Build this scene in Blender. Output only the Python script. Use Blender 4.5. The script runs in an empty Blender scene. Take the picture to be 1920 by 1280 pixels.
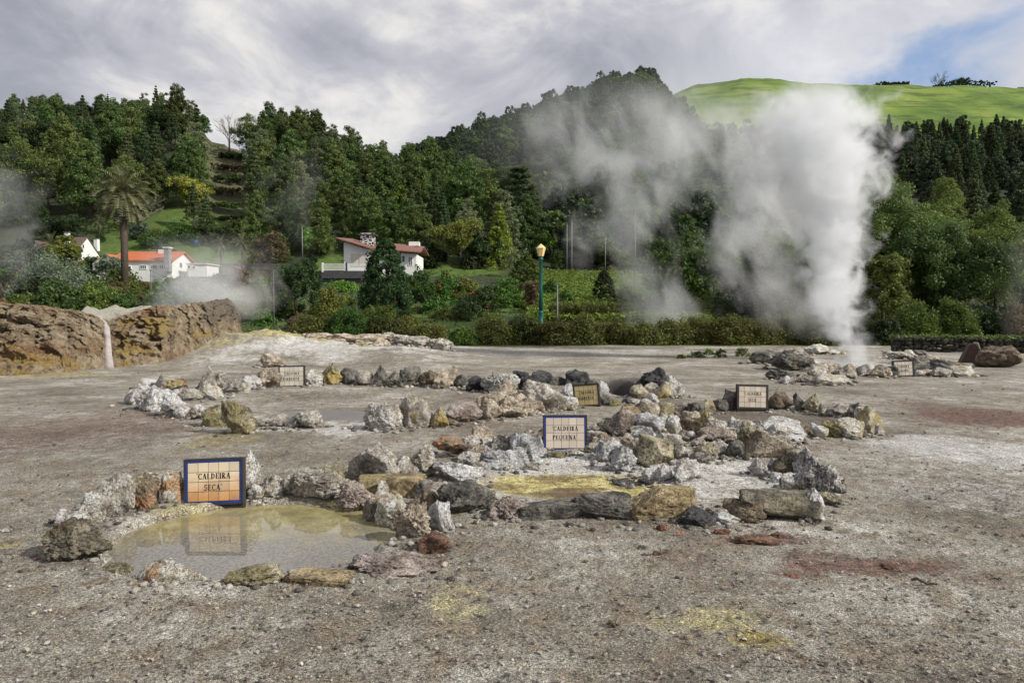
import bpy, math, random
import numpy as np
from mathutils import Vector, Matrix, Euler

R = math.radians
scene = bpy.context.scene
COL = scene.collection

# ------------------------------------------------------------------ camera
CAM_H = 2.0
PITCH = math.atan(57 / 1280)
cam_d = bpy.data.cameras.new('camera')
cam_d.lens = 24.0; cam_d.sensor_width = 36.0; cam_d.sensor_fit = 'HORIZONTAL'
cam_d.clip_start = 0.1; cam_d.clip_end = 5000
cam = bpy.data.objects.new('camera', cam_d); COL.objects.link(cam)
cam.location = (0, 0, CAM_H); cam.rotation_euler = (math.pi / 2 - PITCH, 0, 0)
scene.camera = cam

# ------------------------------------------------------------------ light
SUN_EL = R(34); SUN_AZ = R(112)          # azimuth clockwise from +Y (north): sun to the right and a little behind the camera
scene.view_settings.view_transform = 'Standard'
scene.view_settings.look = 'None'
scene.view_settings.gamma = 1.0
scene.view_settings.exposure = 0.08
sd = bpy.data.lights.new('sun', 'SUN'); sd.energy = 4.3; sd.angle = R(1.5); sd.color = (1.0, 0.945, 0.86)
sun = bpy.data.objects.new('sun', sd); COL.objects.link(sun)
sdir = Vector((math.sin(SUN_AZ) * math.cos(SUN_EL), math.cos(SUN_AZ) * math.cos(SUN_EL), math.sin(SUN_EL)))
sun.rotation_euler = sdir.to_track_quat('Z', 'Y').to_euler(); sun.location = (20, -10, 30)

world = bpy.data.worlds.new('World'); scene.world = world; world.use_nodes = True


class NT:
    """tiny node-tree helper"""
    def __init__(s, tree): s.t = tree; s.n = tree.nodes; s.l = tree.links
    def new(s, typ, **kw):
        nd = s.n.new(typ)
        for k, v in kw.items(): setattr(nd, k, v)
        return nd
    def put(s, sock, v):
        if isinstance(v, bpy.types.NodeSocket): s.l.new(v, sock)
        elif v is not None:
            if isinstance(v, (tuple, list)) and len(v) == 3 and sock.type == 'RGBA': v = (*v, 1)
            sock.default_value = v
    def math(s, op, a, b=None, c=None, clamp=False):
        nd = s.new('ShaderNodeMath', operation=op, use_clamp=clamp)
        s.put(nd.inputs[0], a)
        if b is not None: s.put(nd.inputs[1], b)
        if c is not None: s.put(nd.inputs[2], c)
        return nd.outputs[0]
    def vmath(s, op, a, b=None, scale=None):
        nd = s.new('ShaderNodeVectorMath', operation=op)
        s.put(nd.inputs[0], a)
        if b is not None: s.put(nd.inputs[1], b)
        if scale is not None: s.put(nd.inputs['Scale'], scale)
        return nd.outputs['Value'] if op in ('LENGTH', 'DOT_PRODUCT', 'DISTANCE') else nd.outputs[0]
    def noise(s, vec, scale, detail=4, rough=0.55, dist=0.0, out='Fac'):
        nd = s.new('ShaderNodeTexNoise')
        if vec is not None: s.put(nd.inputs['Vector'], vec)
        nd.inputs['Scale'].default_value = scale; nd.inputs['Detail'].default_value = detail
        nd.inputs['Roughness'].default_value = rough; nd.inputs['Distortion'].default_value = dist
        return nd.outputs[out]
    def voro(s, vec, scale, feature='F1', out='Distance', rand=1.0):
        nd = s.new('ShaderNodeTexVoronoi', feature=feature)
        if vec is not None: s.put(nd.inputs['Vector'], vec)
        nd.inputs['Scale'].default_value = scale; nd.inputs['Randomness'].default_value = rand
        return nd.outputs[out]
    def mix(s, f, a, b, mode='MIX', clamp=True):
        nd = s.new('ShaderNodeMix', data_type='RGBA', blend_type=mode)
        nd.clamp_factor = clamp
        s.put(nd.inputs[0], f); s.put(nd.inputs[6], a); s.put(nd.inputs[7], b)
        return nd.outputs[2]
    def ramp(s, f, stops, interp='LINEAR'):
        nd = s.new('ShaderNodeValToRGB'); cr = nd.color_ramp; cr.interpolation = interp
        while len(cr.elements) < len(stops): cr.elements.new(0.5)
        for e, (p, c) in zip(cr.elements, stops):
            e.position = p
            e.color = (c, c, c, 1) if isinstance(c, (int, float)) else (*c, 1)
        s.put(nd.inputs[0], f); return nd.outputs[0]
    def step(s, f, a, b):
        nd = s.new('ShaderNodeMapRange', interpolation_type='SMOOTHSTEP')
        s.put(nd.inputs[0], f); nd.inputs[1].default_value = a; nd.inputs[2].default_value = b
        return nd.outputs[0]
    def attr(s, name, out='Color'):
        nd = s.new('ShaderNodeAttribute', attribute_name=name); return nd.outputs[out]
    def sep(s, v):
        nd = s.new('ShaderNodeSeparateXYZ'); s.put(nd.inputs[0], v); return nd.outputs
    def comb(s, x, y, z):
        nd = s.new('ShaderNodeCombineXYZ'); s.put(nd.inputs[0], x); s.put(nd.inputs[1], y); s.put(nd.inputs[2], z)
        return nd.outputs[0]
    def bump(s, h, strength=0.5, dist=0.02, normal=None):
        nd = s.new('ShaderNodeBump'); nd.inputs['Strength'].default_value = strength
        nd.inputs['Distance'].default_value = dist; s.put(nd.inputs['Height'], h)
        if normal is not None: s.put(nd.inputs['Normal'], normal)
        return nd.outputs[0]


# sky: Nishita behind broken stratus
w = NT(world.node_tree); w.n.clear()
sky = w.new('ShaderNodeTexSky', sky_type='NISHITA', sun_disc=False)
sky.sun_elevation = SUN_EL; sky.sun_rotation = SUN_AZ; sky.air_density = 1.0; sky.dust_density = 0.6
tc = w.new('ShaderNodeTexCoord').outputs['Generated']
dx, dy, dz = w.sep(tc)
den = w.math('ADD', w.math('MAXIMUM', dz, 0.0), 0.50)
cp = w.comb(w.math('DIVIDE', dx, den), w.math('DIVIDE', dy, den), 0.35)
n1 = w.noise(cp, 2.1, 6, 0.55, 0.5)
n2 = w.noise(w.vmath('ADD', cp, (7.3, 2.1, 4.0)), 1.2, 4, 0.5, 0.2)
n3 = w.noise(w.vmath('ADD', cp, (1.3, 9.1, 2.0)), 5.0, 7, 0.6, 0.8)
cl = w.math('ADD', w.math('MULTIPLY', n1, 0.45), w.math('ADD', w.math('MULTIPLY', n2, 0.35), w.math('MULTIPLY', n3, 0.20)))
ccol = w.ramp(cl, [(0.40, (0.25, 0.27, 0.33)), (0.47, (0.38, 0.395, 0.45)), (0.52, (0.53, 0.53, 0.58)),
                   (0.555, (0.74, 0.73, 0.72)), (0.61, (0.98, 0.93, 0.86))])
# openings of blue sky low over the pasture hill
open_x = w.step(w.math('DIVIDE', dx, w.math('MAXIMUM', dy, 0.05)), 0.34, 0.52)
open_z = w.math('MULTIPLY', w.step(dz, 0.44, 0.37), w.step(dz, 0.10, 0.20))
front = w.step(dy, 0.0, 0.2)
nb = w.noise(w.vmath('ADD', cp, (3.1, 5.7, 1.0)), 4.2, 6, 0.55, 0.5)
hole = w.math('MULTIPLY', w.math('MULTIPLY', open_x, w.math('MULTIPLY', open_z, front)), w.step(nb, 0.44, 0.66))
skyc = w.mix(1.0, sky.outputs[0], (0.085, 0.095, 0.115), 'MULTIPLY')
blue = w.mix(0.35, skyc, (0.27, 0.48, 0.82))
ccol = w.mix(w.math('MULTIPLY', w.math('MULTIPLY', w.step(w.math('DIVIDE', dx, w.math('MAXIMUM', dy, 0.05)), 0.10, 0.40), w.step(dz, 0.46, 0.30)), w.math('MULTIPLY', front, 0.55)), ccol, (0.80, 0.81, 0.85))
ccol = w.mix(w.math('MULTIPLY', w.step(dz, 0.34, 0.14), 0.30), ccol, (0.74, 0.75, 0.79))
fin = w.mix(w.math('MULTIPLY', hole, 0.8), ccol, blue)
bg = w.new('ShaderNodeBackground'); w.put(bg.inputs[0], fin); bg.inputs[1].default_value = 1.0
wo = w.new('ShaderNodeOutputWorld'); w.l.new(bg.outputs[0], wo.inputs[0])

cy = scene.cycles
cy.max_bounces = 9; cy.diffuse_bounces = 3; cy.glossy_bounces = 3; cy.transmission_bounces = 4
cy.volume_bounces = 8; cy.transparent_max_bounces = 8; cy.volume_step_rate = 1.0; cy.volume_max_steps = 256
cy.use_denoising = True

# ------------------------------------------------------------------ projection helpers (pixels of the 1920x1280 photo -> places)
CT, ST = math.cos(PITCH), math.sin(PITCH)
def ray(px, py):
    xc = (px - 960) / 1280; yc = (640 - py) / 1280
    return Vector((xc, CT + yc * ST, -ST + yc * CT))
def G(px, py, z=0.0):
    r = ray(px, py); t = (z - CAM_H) / r.z
    return Vector((r.x * t, r.y * t, z))
def P(px, py, Y):
    r = ray(px, py); t = Y / r.y
    return Vector((r.x * t, Y, CAM_H + r.z * t))
def elev(py): return math.tan(math.atan((640 - py) / 1280) - PITCH)

# ------------------------------------------------------------------ numpy noise
def _h(ix, iy, iz, seed):
    h = (ix.astype(np.uint32) * np.uint32(374761393) + iy.astype(np.uint32) * np.uint32(668265263)
         + iz.astype(np.uint32) * np.uint32(2147483647) + np.uint32((seed * 974711 + 12345) & 0xffffffff))
    h = (h ^ (h >> np.uint32(13))) * np.uint32(1274126177)
    h = h ^ (h >> np.uint32(16))
    return (h & np.uint32(0xffff)).astype(np.float32) / 65535.0
def vnoise(x, y, z, seed=0):
    x = np.asarray(x, np.float64); y = np.asarray(y, np.float64); z = np.asarray(z, np.float64) + 0 * x
    ix = np.floor(x).astype(np.int64); iy = np.floor(y).astype(np.int64); iz = np.floor(z).astype(np.int64)
    fx = x - ix; fy = y - iy; fz = z - iz
    fx = fx * fx * (3 - 2 * fx); fy = fy * fy * (3 - 2 * fy); fz = fz * fz * (3 - 2 * fz)
    ix = ix & 0x7fffffff; iy = iy & 0x7fffffff; iz = iz & 0x7fffffff
    def c(a, b, d): return _h(ix + a, iy + b, iz + d, seed)
    x00 = c(0, 0, 0) * (1 - fx) + c(1, 0, 0) * fx; x10 = c(0, 1, 0) * (1 - fx) + c(1, 1, 0) * fx
    x01 = c(0, 0, 1) * (1 - fx) + c(1, 0, 1) * fx; x11 = c(0, 1, 1) * (1 - fx) + c(1, 1, 1) * fx
    return ((x00 * (1 - fy) + x10 * fy) * (1 - fz) + (x01 * (1 - fy) + x11 * fy) * fz) * 2 - 1
def fbm(x, y, z, seed=0, octv=4, gain=0.5, lac=2.03):
    a = 1.0; s = 0; t = 0
    for o in range(octv):
        s = s + a * vnoise(x, y, z, seed + o * 17); t += a; a *= gain; x = x * lac; y = y * lac; z = np.asarray(z) * lac
    return s / t
def sstep(a, b, x):
    t = np.clip((x - a) / (b - a), 0, 1); return t * t * (3 - 2 * t)

# ------------------------------------------------------------------ object helpers
def mk(name, V, F, mats, smooth=True, cols=None, midx=None, link=True):
    """mesh object from numpy arrays; F is (n,3) or (n,4)"""
    V = np.asarray(V, np.float32); F = np.asarray(F, np.int32)
    me = bpy.data.meshes.new(name)
    me.vertices.add(len(V)); me.vertices.foreach_set('co', V.ravel())
    k = F.shape[1]
    me.loops.add(F.size); me.loops.foreach_set('vertex_index', F.ravel())
    me.polygons.add(len(F)); me.polygons.foreach_set('loop_start', np.arange(0, F.size, k, dtype=np.int32))
    me.polygons.foreach_set('use_smooth', np.full(len(F), smooth, dtype=bool))
    if midx is not None: me.polygons.foreach_set('material_index', np.asarray(midx, np.int32))
    me.update(calc_edges=True)
    for nm, a in (cols or {}).items():
        ca = me.color_attributes.new(nm, 'FLOAT_COLOR', 'POINT')
        a = np.asarray(a, np.float32)
        if a.shape[1] == 3: a = np.concatenate([a, np.ones((len(a), 1), np.float32)], 1)
        ca.data.foreach_set('color', a.ravel())
    for m in (mats if isinstance(mats, (list, tuple)) else [mats]): me.materials.append(m)
    o = bpy.data.objects.new(name, me)
    if link: COL.objects.link(o)
    return o
def tag(o, label=None, cat=None, group=None, kind=None):
    if label: o['label'] = label
    if cat: o['category'] = cat
    if group: o['group'] = group
    if kind: o['kind'] = kind
    return o
def empty(name, loc, rz=0.0):
    o = bpy.data.objects.new(name, None); COL.objects.link(o); o.location = loc; o.rotation_euler = (0, 0, rz)
    o.empty_display_size = 0.2
    return o
def copy_tree(o, parent=None):
    c = o.copy(); COL.objects.link(c); c.parent = parent
    for ch in list(o.children): copy_tree(ch, c)
    return c

class MB:
    """collects boxes, bars, tubes and prisms into one mesh"""
    def __init__(s): s.v = []; s.f = []
    def add(s, vs, fs):
        o = len(s.v); s.v += [tuple(v) for v in vs]; s.f += [tuple(i + o for i in f) for f in fs]; return s
    def box(s, c, d, rz=0.0, m=None):
        x, y, z = (k / 2 for k in d); vs = []
        cs, sn = math.cos(rz), math.sin(rz)
        for sx, sy, sz in ((-1,-1,-1),(1,-1,-1),(1,1,-1),(-1,1,-1),(-1,-1,1),(1,-1,1),(1,1,1),(-1,1,1)):
            a, b = sx * x, sy * y
            vs.append((c[0] + a * cs - b * sn, c[1] + a * sn + b * cs, c[2] + sz * z))
        return s.add(vs, ((0,3,2,1),(4,5,6,7),(0,1,5,4),(1,2,6,5),(2,3,7,6),(3,0,4,7)))
    def tube(s, pts, rad, n=8, cap=True):
        pts = [Vector(p) for p in pts]; rings = []
        rad = rad if isinstance(rad, (list, tuple)) else [rad] * len(pts)
        ref = Vector((0.13, 0.97, 0.2)).normalized()
        for i, p in enumerate(pts):
            d = (pts[min(i + 1, len(pts) - 1)] - pts[max(i - 1, 0)]).normalized()
            a = d.cross(ref)
            if a.length < 0.05: a = d.cross(Vector((1, 0, 0)))
            a.normalize(); b = d.cross(a)
            rings.append([p + (a * math.cos(2 * math.pi * k / n) + b * math.sin(2 * math.pi * k / n)) * rad[i] for k in range(n)])
        vs = [v for r_ in rings for v in r_]; fs = []
        for i in range(len(pts) - 1):
            for k in range(n): fs.append((i*n+k, i*n+(k+1) % n, (i+1)*n+(k+1) % n, (i+1)*n+k))
        if cap: fs.append(tuple(range(n))[::-1]); fs.append(tuple((len(pts)-1)*n + k for k in range(n)))
        return s.add(vs, fs)
    def lathe(s, prof, n=16, c=(0, 0, 0)):
        return s.tube([(c[0], c[1], c[2] + z) for r, z in prof], [max(r, 1e-4) for r, z in prof], n)
    def prism(s, poly, d):
        """poly: list of 3d points, extruded by the vector d"""
        n = len(poly); d = Vector(d); a = [Vector(p) for p in poly]; b = [p + d for p in a]
        fs = [tuple(range(n)), tuple(range(2*n-1, n-1, -1))] + [(i, i+n, (i+1) % n + n, (i+1) % n) for i in range(n)]
        return s.add(a + b, fs)
    def build(s, name, mat, parent=None, smooth=False, loc=None):
        me = bpy.data.meshes.new(name); me.from_pydata(s.v, [], s.f); me.update()
        import bmesh
        bm = bmesh.new(); bm.from_mesh(me); bmesh.ops.recalc_face_normals(bm, faces=bm.faces); bm.to_mesh(me); bm.free()
        for m in (mat if isinstance(mat, (list, tuple)) else [mat]): me.materials.append(m)
        if smooth: me.polygons.foreach_set('use_smooth', [True] * len(me.polygons))
        o = bpy.data.objects.new(name, me); COL.objects.link(o)
        if parent: o.parent = parent
        if loc: o.location = loc
        return o

def newmat(name):
    m = bpy.data.materials.new(name); m.use_nodes = True
    t = NT(m.node_tree); b = m.node_tree.nodes['Principled BSDF']
    return m, t, b
def plain(name, col, rough=0.6, var=0.12, scale=6.0, metal=0.0, bump=0.0, bscale=40):
    m, t, b = newmat(name)
    oc = t.new('ShaderNodeTexCoord').outputs['Object']
    n = t.noise(oc, scale, 5, 0.6)
    dark = tuple(c * (1 - var * 2) for c in col); light = tuple(min(1, c * (1 + var)) for c in col)
    t.put(b.inputs['Base Color'], t.ramp(n, [(0.3, dark), (0.7, light)]))
    b.inputs['Roughness'].default_value = rough; b.inputs['Metallic'].default_value = metal
    if bump: t.put(b.inputs['Normal'], t.bump(t.noise(oc, bscale, 4), bump, 0.01))
    return m

# ------------------------------------------------------------------ the thermal field: relief and mineral zones
def ell(px, py, rx, ry):
    c = G(px, py); a = G(px, py - ry); b = G(px, py + ry)
    return (c.x, (a.y + b.y) / 2, rx * c.y / 1280, abs(a.y - b.y) / 2)
def emask(X, Y, e, soft=0.5, wob=0.0, seed=3):
    cx, cyy, rx, ry = e
    d = np.sqrt(((X - cx) / rx) ** 2 + ((Y - cyy) / ry) ** 2)
    if wob: d = d + wob * fbm(X * 1.7, Y * 1.7, 0, seed, 4, 0.6)
    return 1 - sstep(1 - soft, 1 + soft * 0.6, d)

POOL = ell(463, 1012, 268, 76)
PITS = [(POOL, 0.13, 0.10), (ell(1170, 905, 300, 44), 0.05, 0.25), (ell(620, 762, 260, 28), 0.10, 0.4),
        (ell(590, 772, 110, 12), 0.10, 0.5), (ell(1166, 726, 38, 16), 0.45, 0.35), (ell(1420, 783, 210, 20), 0.08, 0.4),
        (ell(1610, 684, 95, 14), 0.25, 0.4), (ell(1408, 1196, 34, 9), 0.03, 0.3)]
_bx = [G(p, 640).x / G(p, 640).y for p in (-500, 300, 450, 520, 600, 700, 800, 880, 940)]
_bz = [0.6, 0.9, 1.0, 0.98, 0.62, 0.45, 0.34, 0.10, 0.0]
def ground_z(X, Y):
    X = np.asarray(X, np.float64); Y = np.asarray(Y, np.float64)
    z = 0.035 * fbm(X * 0.35, Y * 0.35, 0, 5, 3) * sstep(2, 6, Y)
    for e, dep, soft in PITS: z = z - dep * emask(X, Y, e, soft, 0.16)
    # pale sinter bank in front of the bushes
    bz = np.interp(X / np.maximum(Y, 1), _bx, _bz)
    t = sstep(23.5, 31.5, Y)
    lump = 1 + 0.35 * fbm(X * 0.6, Y * 0.6, 0, 11, 4, 0.6)
    z = z + bz * t * lump * (1 - sstep(33, 40, Y)) 
    # hummocky mound area right of the near caldeiras, small rise
    z = z + 0.05 * emask(X, Y, ell(1270, 850, 220, 45), 0.8)
    return z
def gz(x, y): return float(ground_z(np.array([x]), np.array([y]))[0])

ZY = [(1062,903,150,26,1.35),(1230,918,60,10,.95),(400,956,150,16,.55),(560,950,110,14,.5),(1425,1196,72,24,.75),(1345,1162,100,26,.55),(1260,1170,60,20,.45),(1400,1150,40,10,.5),
      (1245,1165,50,22,.3),(860,1130,60,40,.5),(1150,960,0.1,.1,.1),(12,1022,26,9,.5),(412,826,70,16,.5),(560,650,150,18,1.0),(660,657,150,9,1.1),(500,632,70,20,1.0),
      (90,703,130,5,.6),(1440,708,60,6,.2),(1560,958,60,9,.35),(600,700,60,5,.25),(1340,645,150,4,.5)]
ZW = [(1750,900,260,70,.45),(1700,980,160,30,.35),(1850,1010,120,40,.3),(1500,1000,100,16,.3),(250,1160,170,24,.4),(60,1180,80,40,.35),(1080,1000,120,10,.3),(800,700,500,16,.35),(1300,690,300,12,.3),(1180,898,310,48,1.0),(1440,905,80,42,.85),(1830,850,170,42,.75),(1800,935,190,50,.5),(1000,672,560,10,.40),(565,792,90,22,.75),
      (655,806,60,14,.8),(470,1172,120,24,.42),(190,1145,90,26,.28),(520,745,280,16,.38),(880,735,200,14,.3),(640,658,250,30,.85),(430,650,70,30,.7),(1000,660,420,8,.5),
      (1900,1205,90,24,.4),(1120,1090,120,22,.16),(1640,900,120,20,.3),(200,728,200,12,.25),(1560,1150,80,14,.15),(700,1090,90,14,.3)]
ZR = [(1850,785,150,20,1.0),(1700,760,90,14,.5),(1560,842,150,18,.4),(1450,1008,80,14,1.1),(1640,1060,190,22,1.1),(1500,1075,90,10,.6),(1560,1085,80,10,.4),(1300,1045,90,22,.5),(1530,1040,110,14,.7),
      (1760,1030,110,18,.35),(905,797,80,9,.5),(1480,842,90,10,.5),(100,815,260,50,.55),(1850,1085,120,22,.45),(1540,1130,140,30,.25),(1240,1150,90,30,.15),(1380,1010,40,9,.7)]
ZD = [(160,830,260,40,.5),(700,850,200,10,.35),(1700,835,160,22,.5),(900,1010,260,14,.35),(350,1180,160,20,.35),(1750,1180,120,20,.4),(1050,1230,160,18,.3),(1075,924,130,13,1.0),(1085,908,80,7,.6),(1420,784,215,20,.95),(260,792,210,40,.35),(460,818,120,14,.5),(1168,728,46,20,1.0),(596,772,120,12,.55),(1290,1050,110,26,.22),(1330,1120,150,28,.22),
      (250,1072,200,30,.45),(780,1030,60,24,.6),(1560,870,120,30,.2),(1650,700,200,10,.35),(1408,1196,30,8,.75),(1800,815,150,12,.45),(60,790,160,40,.3),(720,720,160,8,.5),
      (120,1060,70,24,.5),(1150,985,380,12,.4)]
def zone(L, X, Y, seed):
    m = np.zeros_like(X)
    wob = 0.55 * fbm(X * 0.9, Y * 0.9, 0, seed, 6, 0.68)
    for px, py, rx, ry, s in L:
        cx, cyy, ax, ay = ell(px, py, rx, ry)
        d = np.sqrt(((X - cx) / ax) ** 2 + ((Y - cyy) / ay) ** 2) + wob
        m = np.maximum(m, s * (1 - sstep(0.5, 1.45, d)))
    return m

# polar-ish grid: fine near the viewer, coarse far
NU, NV = 920, 760
a = np.linspace(-1.15, 1.15, NU)
inv = np.linspace(1 / 1.9, 1 / 46.0, NV)
Yg = 1 / inv
YY, AA = np.meshgrid(Yg, a, indexing='ij')
XX = AA * YY
ZZ = ground_z(XX, YY)
near = 1 - sstep(6, 26, YY)
inpool = emask(XX, YY, POOL, 0.1)
peq = emask(XX, YY, ell(1190, 903, 300, 46), 0.3)
rug = (0.012 * fbm(XX * 4, YY * 5, 0, 21, 3, 0.6) + 0.0045 * fbm(XX * 30, YY * 30, 0, 31, 3, 0.7)) * (0.35 + 0.65 * near)
vr = np.maximum(0, fbm(XX * 1.2, YY * 1.2, 0, 77, 3)) * 0.03
ZZ = ZZ + (rug + vr * np.abs(fbm(XX * 9, YY * 9, 0, 41, 3, 0.6))) * (1 - 0.8 * peq) * (1 - 0.8 * inpool)
bank = sstep(24, 29, YY) * (1 - sstep(34, 40, YY)) * np.interp(AA, _bx, _bz)
ZZ = ZZ + bank * 0.18 * (np.abs(fbm(XX * 1.8, YY * 1.8, 0, 51, 4, 0.62)) - 0.2)
z1 = zone(ZY, XX, YY, 61); z2 = zone(ZW, XX, YY, 62); z3 = zone(ZR, XX, YY, 63); z4 = zone(ZD, XX, YY, 64)
ring = np.exp(-((np.sqrt(((XX - ell(1408,1196,34,9)[0]) / ell(1408,1196,34,9)[2]) ** 2 + ((YY - ell(1408,1196,34,9)[1]) / ell(1408,1196,34,9)[3]) ** 2) - 1.15) / 0.22) ** 2)
z1 = np.maximum(z1, ring * 0.9 * (0.6 + 0.6 * fbm(XX * 6, YY * 6, 0, 9, 3)))
grassy = sstep(37.0, 40.5, YY + 1.5 * fbm(XX * 0.5, YY * 0.5, 0, 6, 3))
idx = np.arange(NU * NV).reshape(NV, NU)
F = np.stack([idx[:-1, :-1], idx[:-1, 1:], idx[1:, 1:], idx[1:, :-1]], -1).reshape(-1, 4)
V = np.stack([XX, YY, ZZ], -1).reshape(-1, 3)
pitm = np.maximum(emask(XX, YY, ell(1166, 725, 42, 17), .3), .7 * emask(XX, YY, ell(1215, 712, 70, 5), .6))
Z = np.stack([z1, z2, z3, pitm], -1).reshape(-1, 4)
Z2 = np.stack([z4, grassy, peq], -1).reshape(-1, 3)

gm, t, b = newmat('thermal_ground')
pos = t.new('ShaderNodeNewGeometry').outputs['Position']
c1 = t.noise(pos, 0.5, 7, 0.68); c2 = t.noise(pos, 3.2, 5, 0.6)
base = t.ramp(c1, [(0.37, (0.165, 0.148, 0.115)), (0.46, (0.32, 0.295, 0.24)), (0.55, (0.44, 0.418, 0.355)), (0.64, (0.64, 0.62, 0.56))])
base = t.mix(t.step(c2, 0.42, 0.68), base, (0.29, 0.235, 0.17))
zs = t.new('ShaderNodeSeparateColor'); t.put(zs.inputs[0], t.attr('zones'))
zt = t.new('ShaderNodeSeparateColor'); t.put(zt.inputs[0], t.attr('zones_b'))
br = t.math('ADD', t.math('MULTIPLY', t.noise(pos, 5.0, 6, 0.68), .5), t.math('MULTIPLY', t.noise(pos, 26.0, 5, 0.7), .5)); br2 = t.noise(pos, 2.1, 6, 0.62)
def zmask(s, lo=0.35, hi=0.75):
    return t.step(t.math('ADD', s, t.math('MULTIPLY', t.math('SUBTRACT', br, 0.5), 1.7)), lo, hi)
col = t.mix(t.math('MULTIPLY', zmask(zt.outputs[0]), 0.8), base, t.mix(br2, (0.11, 0.085, 0.065), (0.20, 0.165, 0.13)))
col = t.mix(t.math('MULTIPLY', zmask(zs.outputs[1]), 0.9), col, t.mix(t.step(br2, 0.35, 0.65), (0.52, 0.50, 0.46), (0.76, 0.75, 0.72)))
col = t.mix(t.math('MULTIPLY', zmask(zs.outputs[2], .2, .9), 0.85), col, t.mix(t.step(t.noise(pos, 11.0, 7, .8), 0.40, 0.60), (0.062, 0.030, 0.022), (0.30, 0.165, 0.12)))
ycol = t.ramp(t.math('ADD', t.math('MULTIPLY', br2, 1.0), t.math('SUBTRACT', t.math('MULTIPLY', br, 1.2), .6)), [(0.36, (0.19, 0.135, 0.05)), (0.46, (0.36, 0.285, 0.085)), (0.54, (0.60, 0.52, 0.17)), (0.66, (0.74, 0.68, 0.36))])
col = t.mix(t.math('MULTIPLY', zmask(zs.outputs[0], 0.15, 0.98), 0.92), col, ycol)
col = t.mix(t.math('MULTIPLY', t.math('MULTIPLY', zmask(zt.outputs[0]), zs.outputs[0]), .75), col, (0.15, 0.10, 0.055))
# gravel speckle
col = t.mix(t.math('MULTIPLY', t.attr('zones', 'Alpha'), .93), col, (0.022, 0.021, 0.024))
fade = t.math('SUBTRACT', 1.0, zt.outputs[2])
vc = t.voro(pos, 150.0, out='Color'); vd = t.voro(pos, 150.0)
vcs = t.sep(vc)
spk = t.ramp(vcs[0], [(0.0, 0.35), (0.30, 0.72), (0.7, 1.12), (0.92, 1.5), (1.0, 1.9)])
spk2 = t.ramp(t.sep(t.voro(pos, 85.0, out='Color'))[0], [(0.0, 0.55), (0.3, 0.9), (0.8, 1.1), (1.0, 1.5)])
spk3 = t.ramp(t.noise(pos, 48.0, 5, 0.75), [(0.36, 0.40), (0.48, 0.95), (0.62, 1.28)])
mf = t.math('ADD', 0.35, t.math('MULTIPLY', fade, 0.60))
col = t.mix(mf, col, t.mix(1.0, col, spk, 'MULTIPLY'))
col = t.mix(mf, col, t.mix(1.0, col, spk2, 'MULTIPLY'))
col = t.mix(mf, col, t.mix(1.0, col, spk3, 'MULTIPLY'))
spk4 = t.ramp(t.noise(t.vmath('MULTIPLY', pos, (1.0, 0.6, 1.0)), 9.0, 9, 0.86), [(0.38, 0.42), (0.46, 0.88), (0.54, 1.08), (0.64, 1.35)])
col = t.mix(mf, col, t.mix(1.0, col, spk4, 'MULTIPLY'))
# cracked mineral crust in the shallow basin
crk = t.voro(t.vmath('ADD', pos, t.noise(pos, 5.0, 3, out='Color')), 4.2, 'DISTANCE_TO_EDGE')
cf = t.math('MULTIPLY', t.step(crk, 0.06, 0.012), zt.outputs[2])
col = t.mix(t.math('MULTIPLY', cf, 0.85), col, (0.10, 0.075, 0.035))
gcol = t.mix(t.noise(pos, 4.0, 5), (0.05, 0.07, 0.02), (0.16, 0.15, 0.05))
col = t.mix(t.step(t.math('ADD', zt.outputs[1], t.math('MULTIPLY', t.math('SUBTRACT', br, 0.5), 0.6)), 0.3, 0.7), col, gcol)
t.put(b.inputs['Base Color'], col); b.inputs['Roughness'].default_value = 0.9
hgt = t.math('ADD', t.math('MULTIPLY', t.math('SUBTRACT', 1.0, vd), t.math('MULTIPLY', fade, 0.9)),
             t.math('ADD', t.math('MULTIPLY', t.noise(pos, 55.0, 5, 0.75), 1.6), t.math('MULTIPLY', cf, -1.0)))
t.put(b.inputs['Normal'], t.bump(hgt, 0.9, 0.012))
ground = mk('ground', V, F, gm, True, {'zones': Z, 'zones_b': Z2}); tag(ground, kind='structure')
# rest of the ground sheet, out of the fine grid, 5 cm lower, under everything
ap = MB().box((0, 420, -1.45), (2960, 1000, 2.0)).build('ground', plain('far_ground', (0.06, 0.075, 0.03), 0.95, 0.2, 0.05)); tag(ap, kind='structure')

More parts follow.
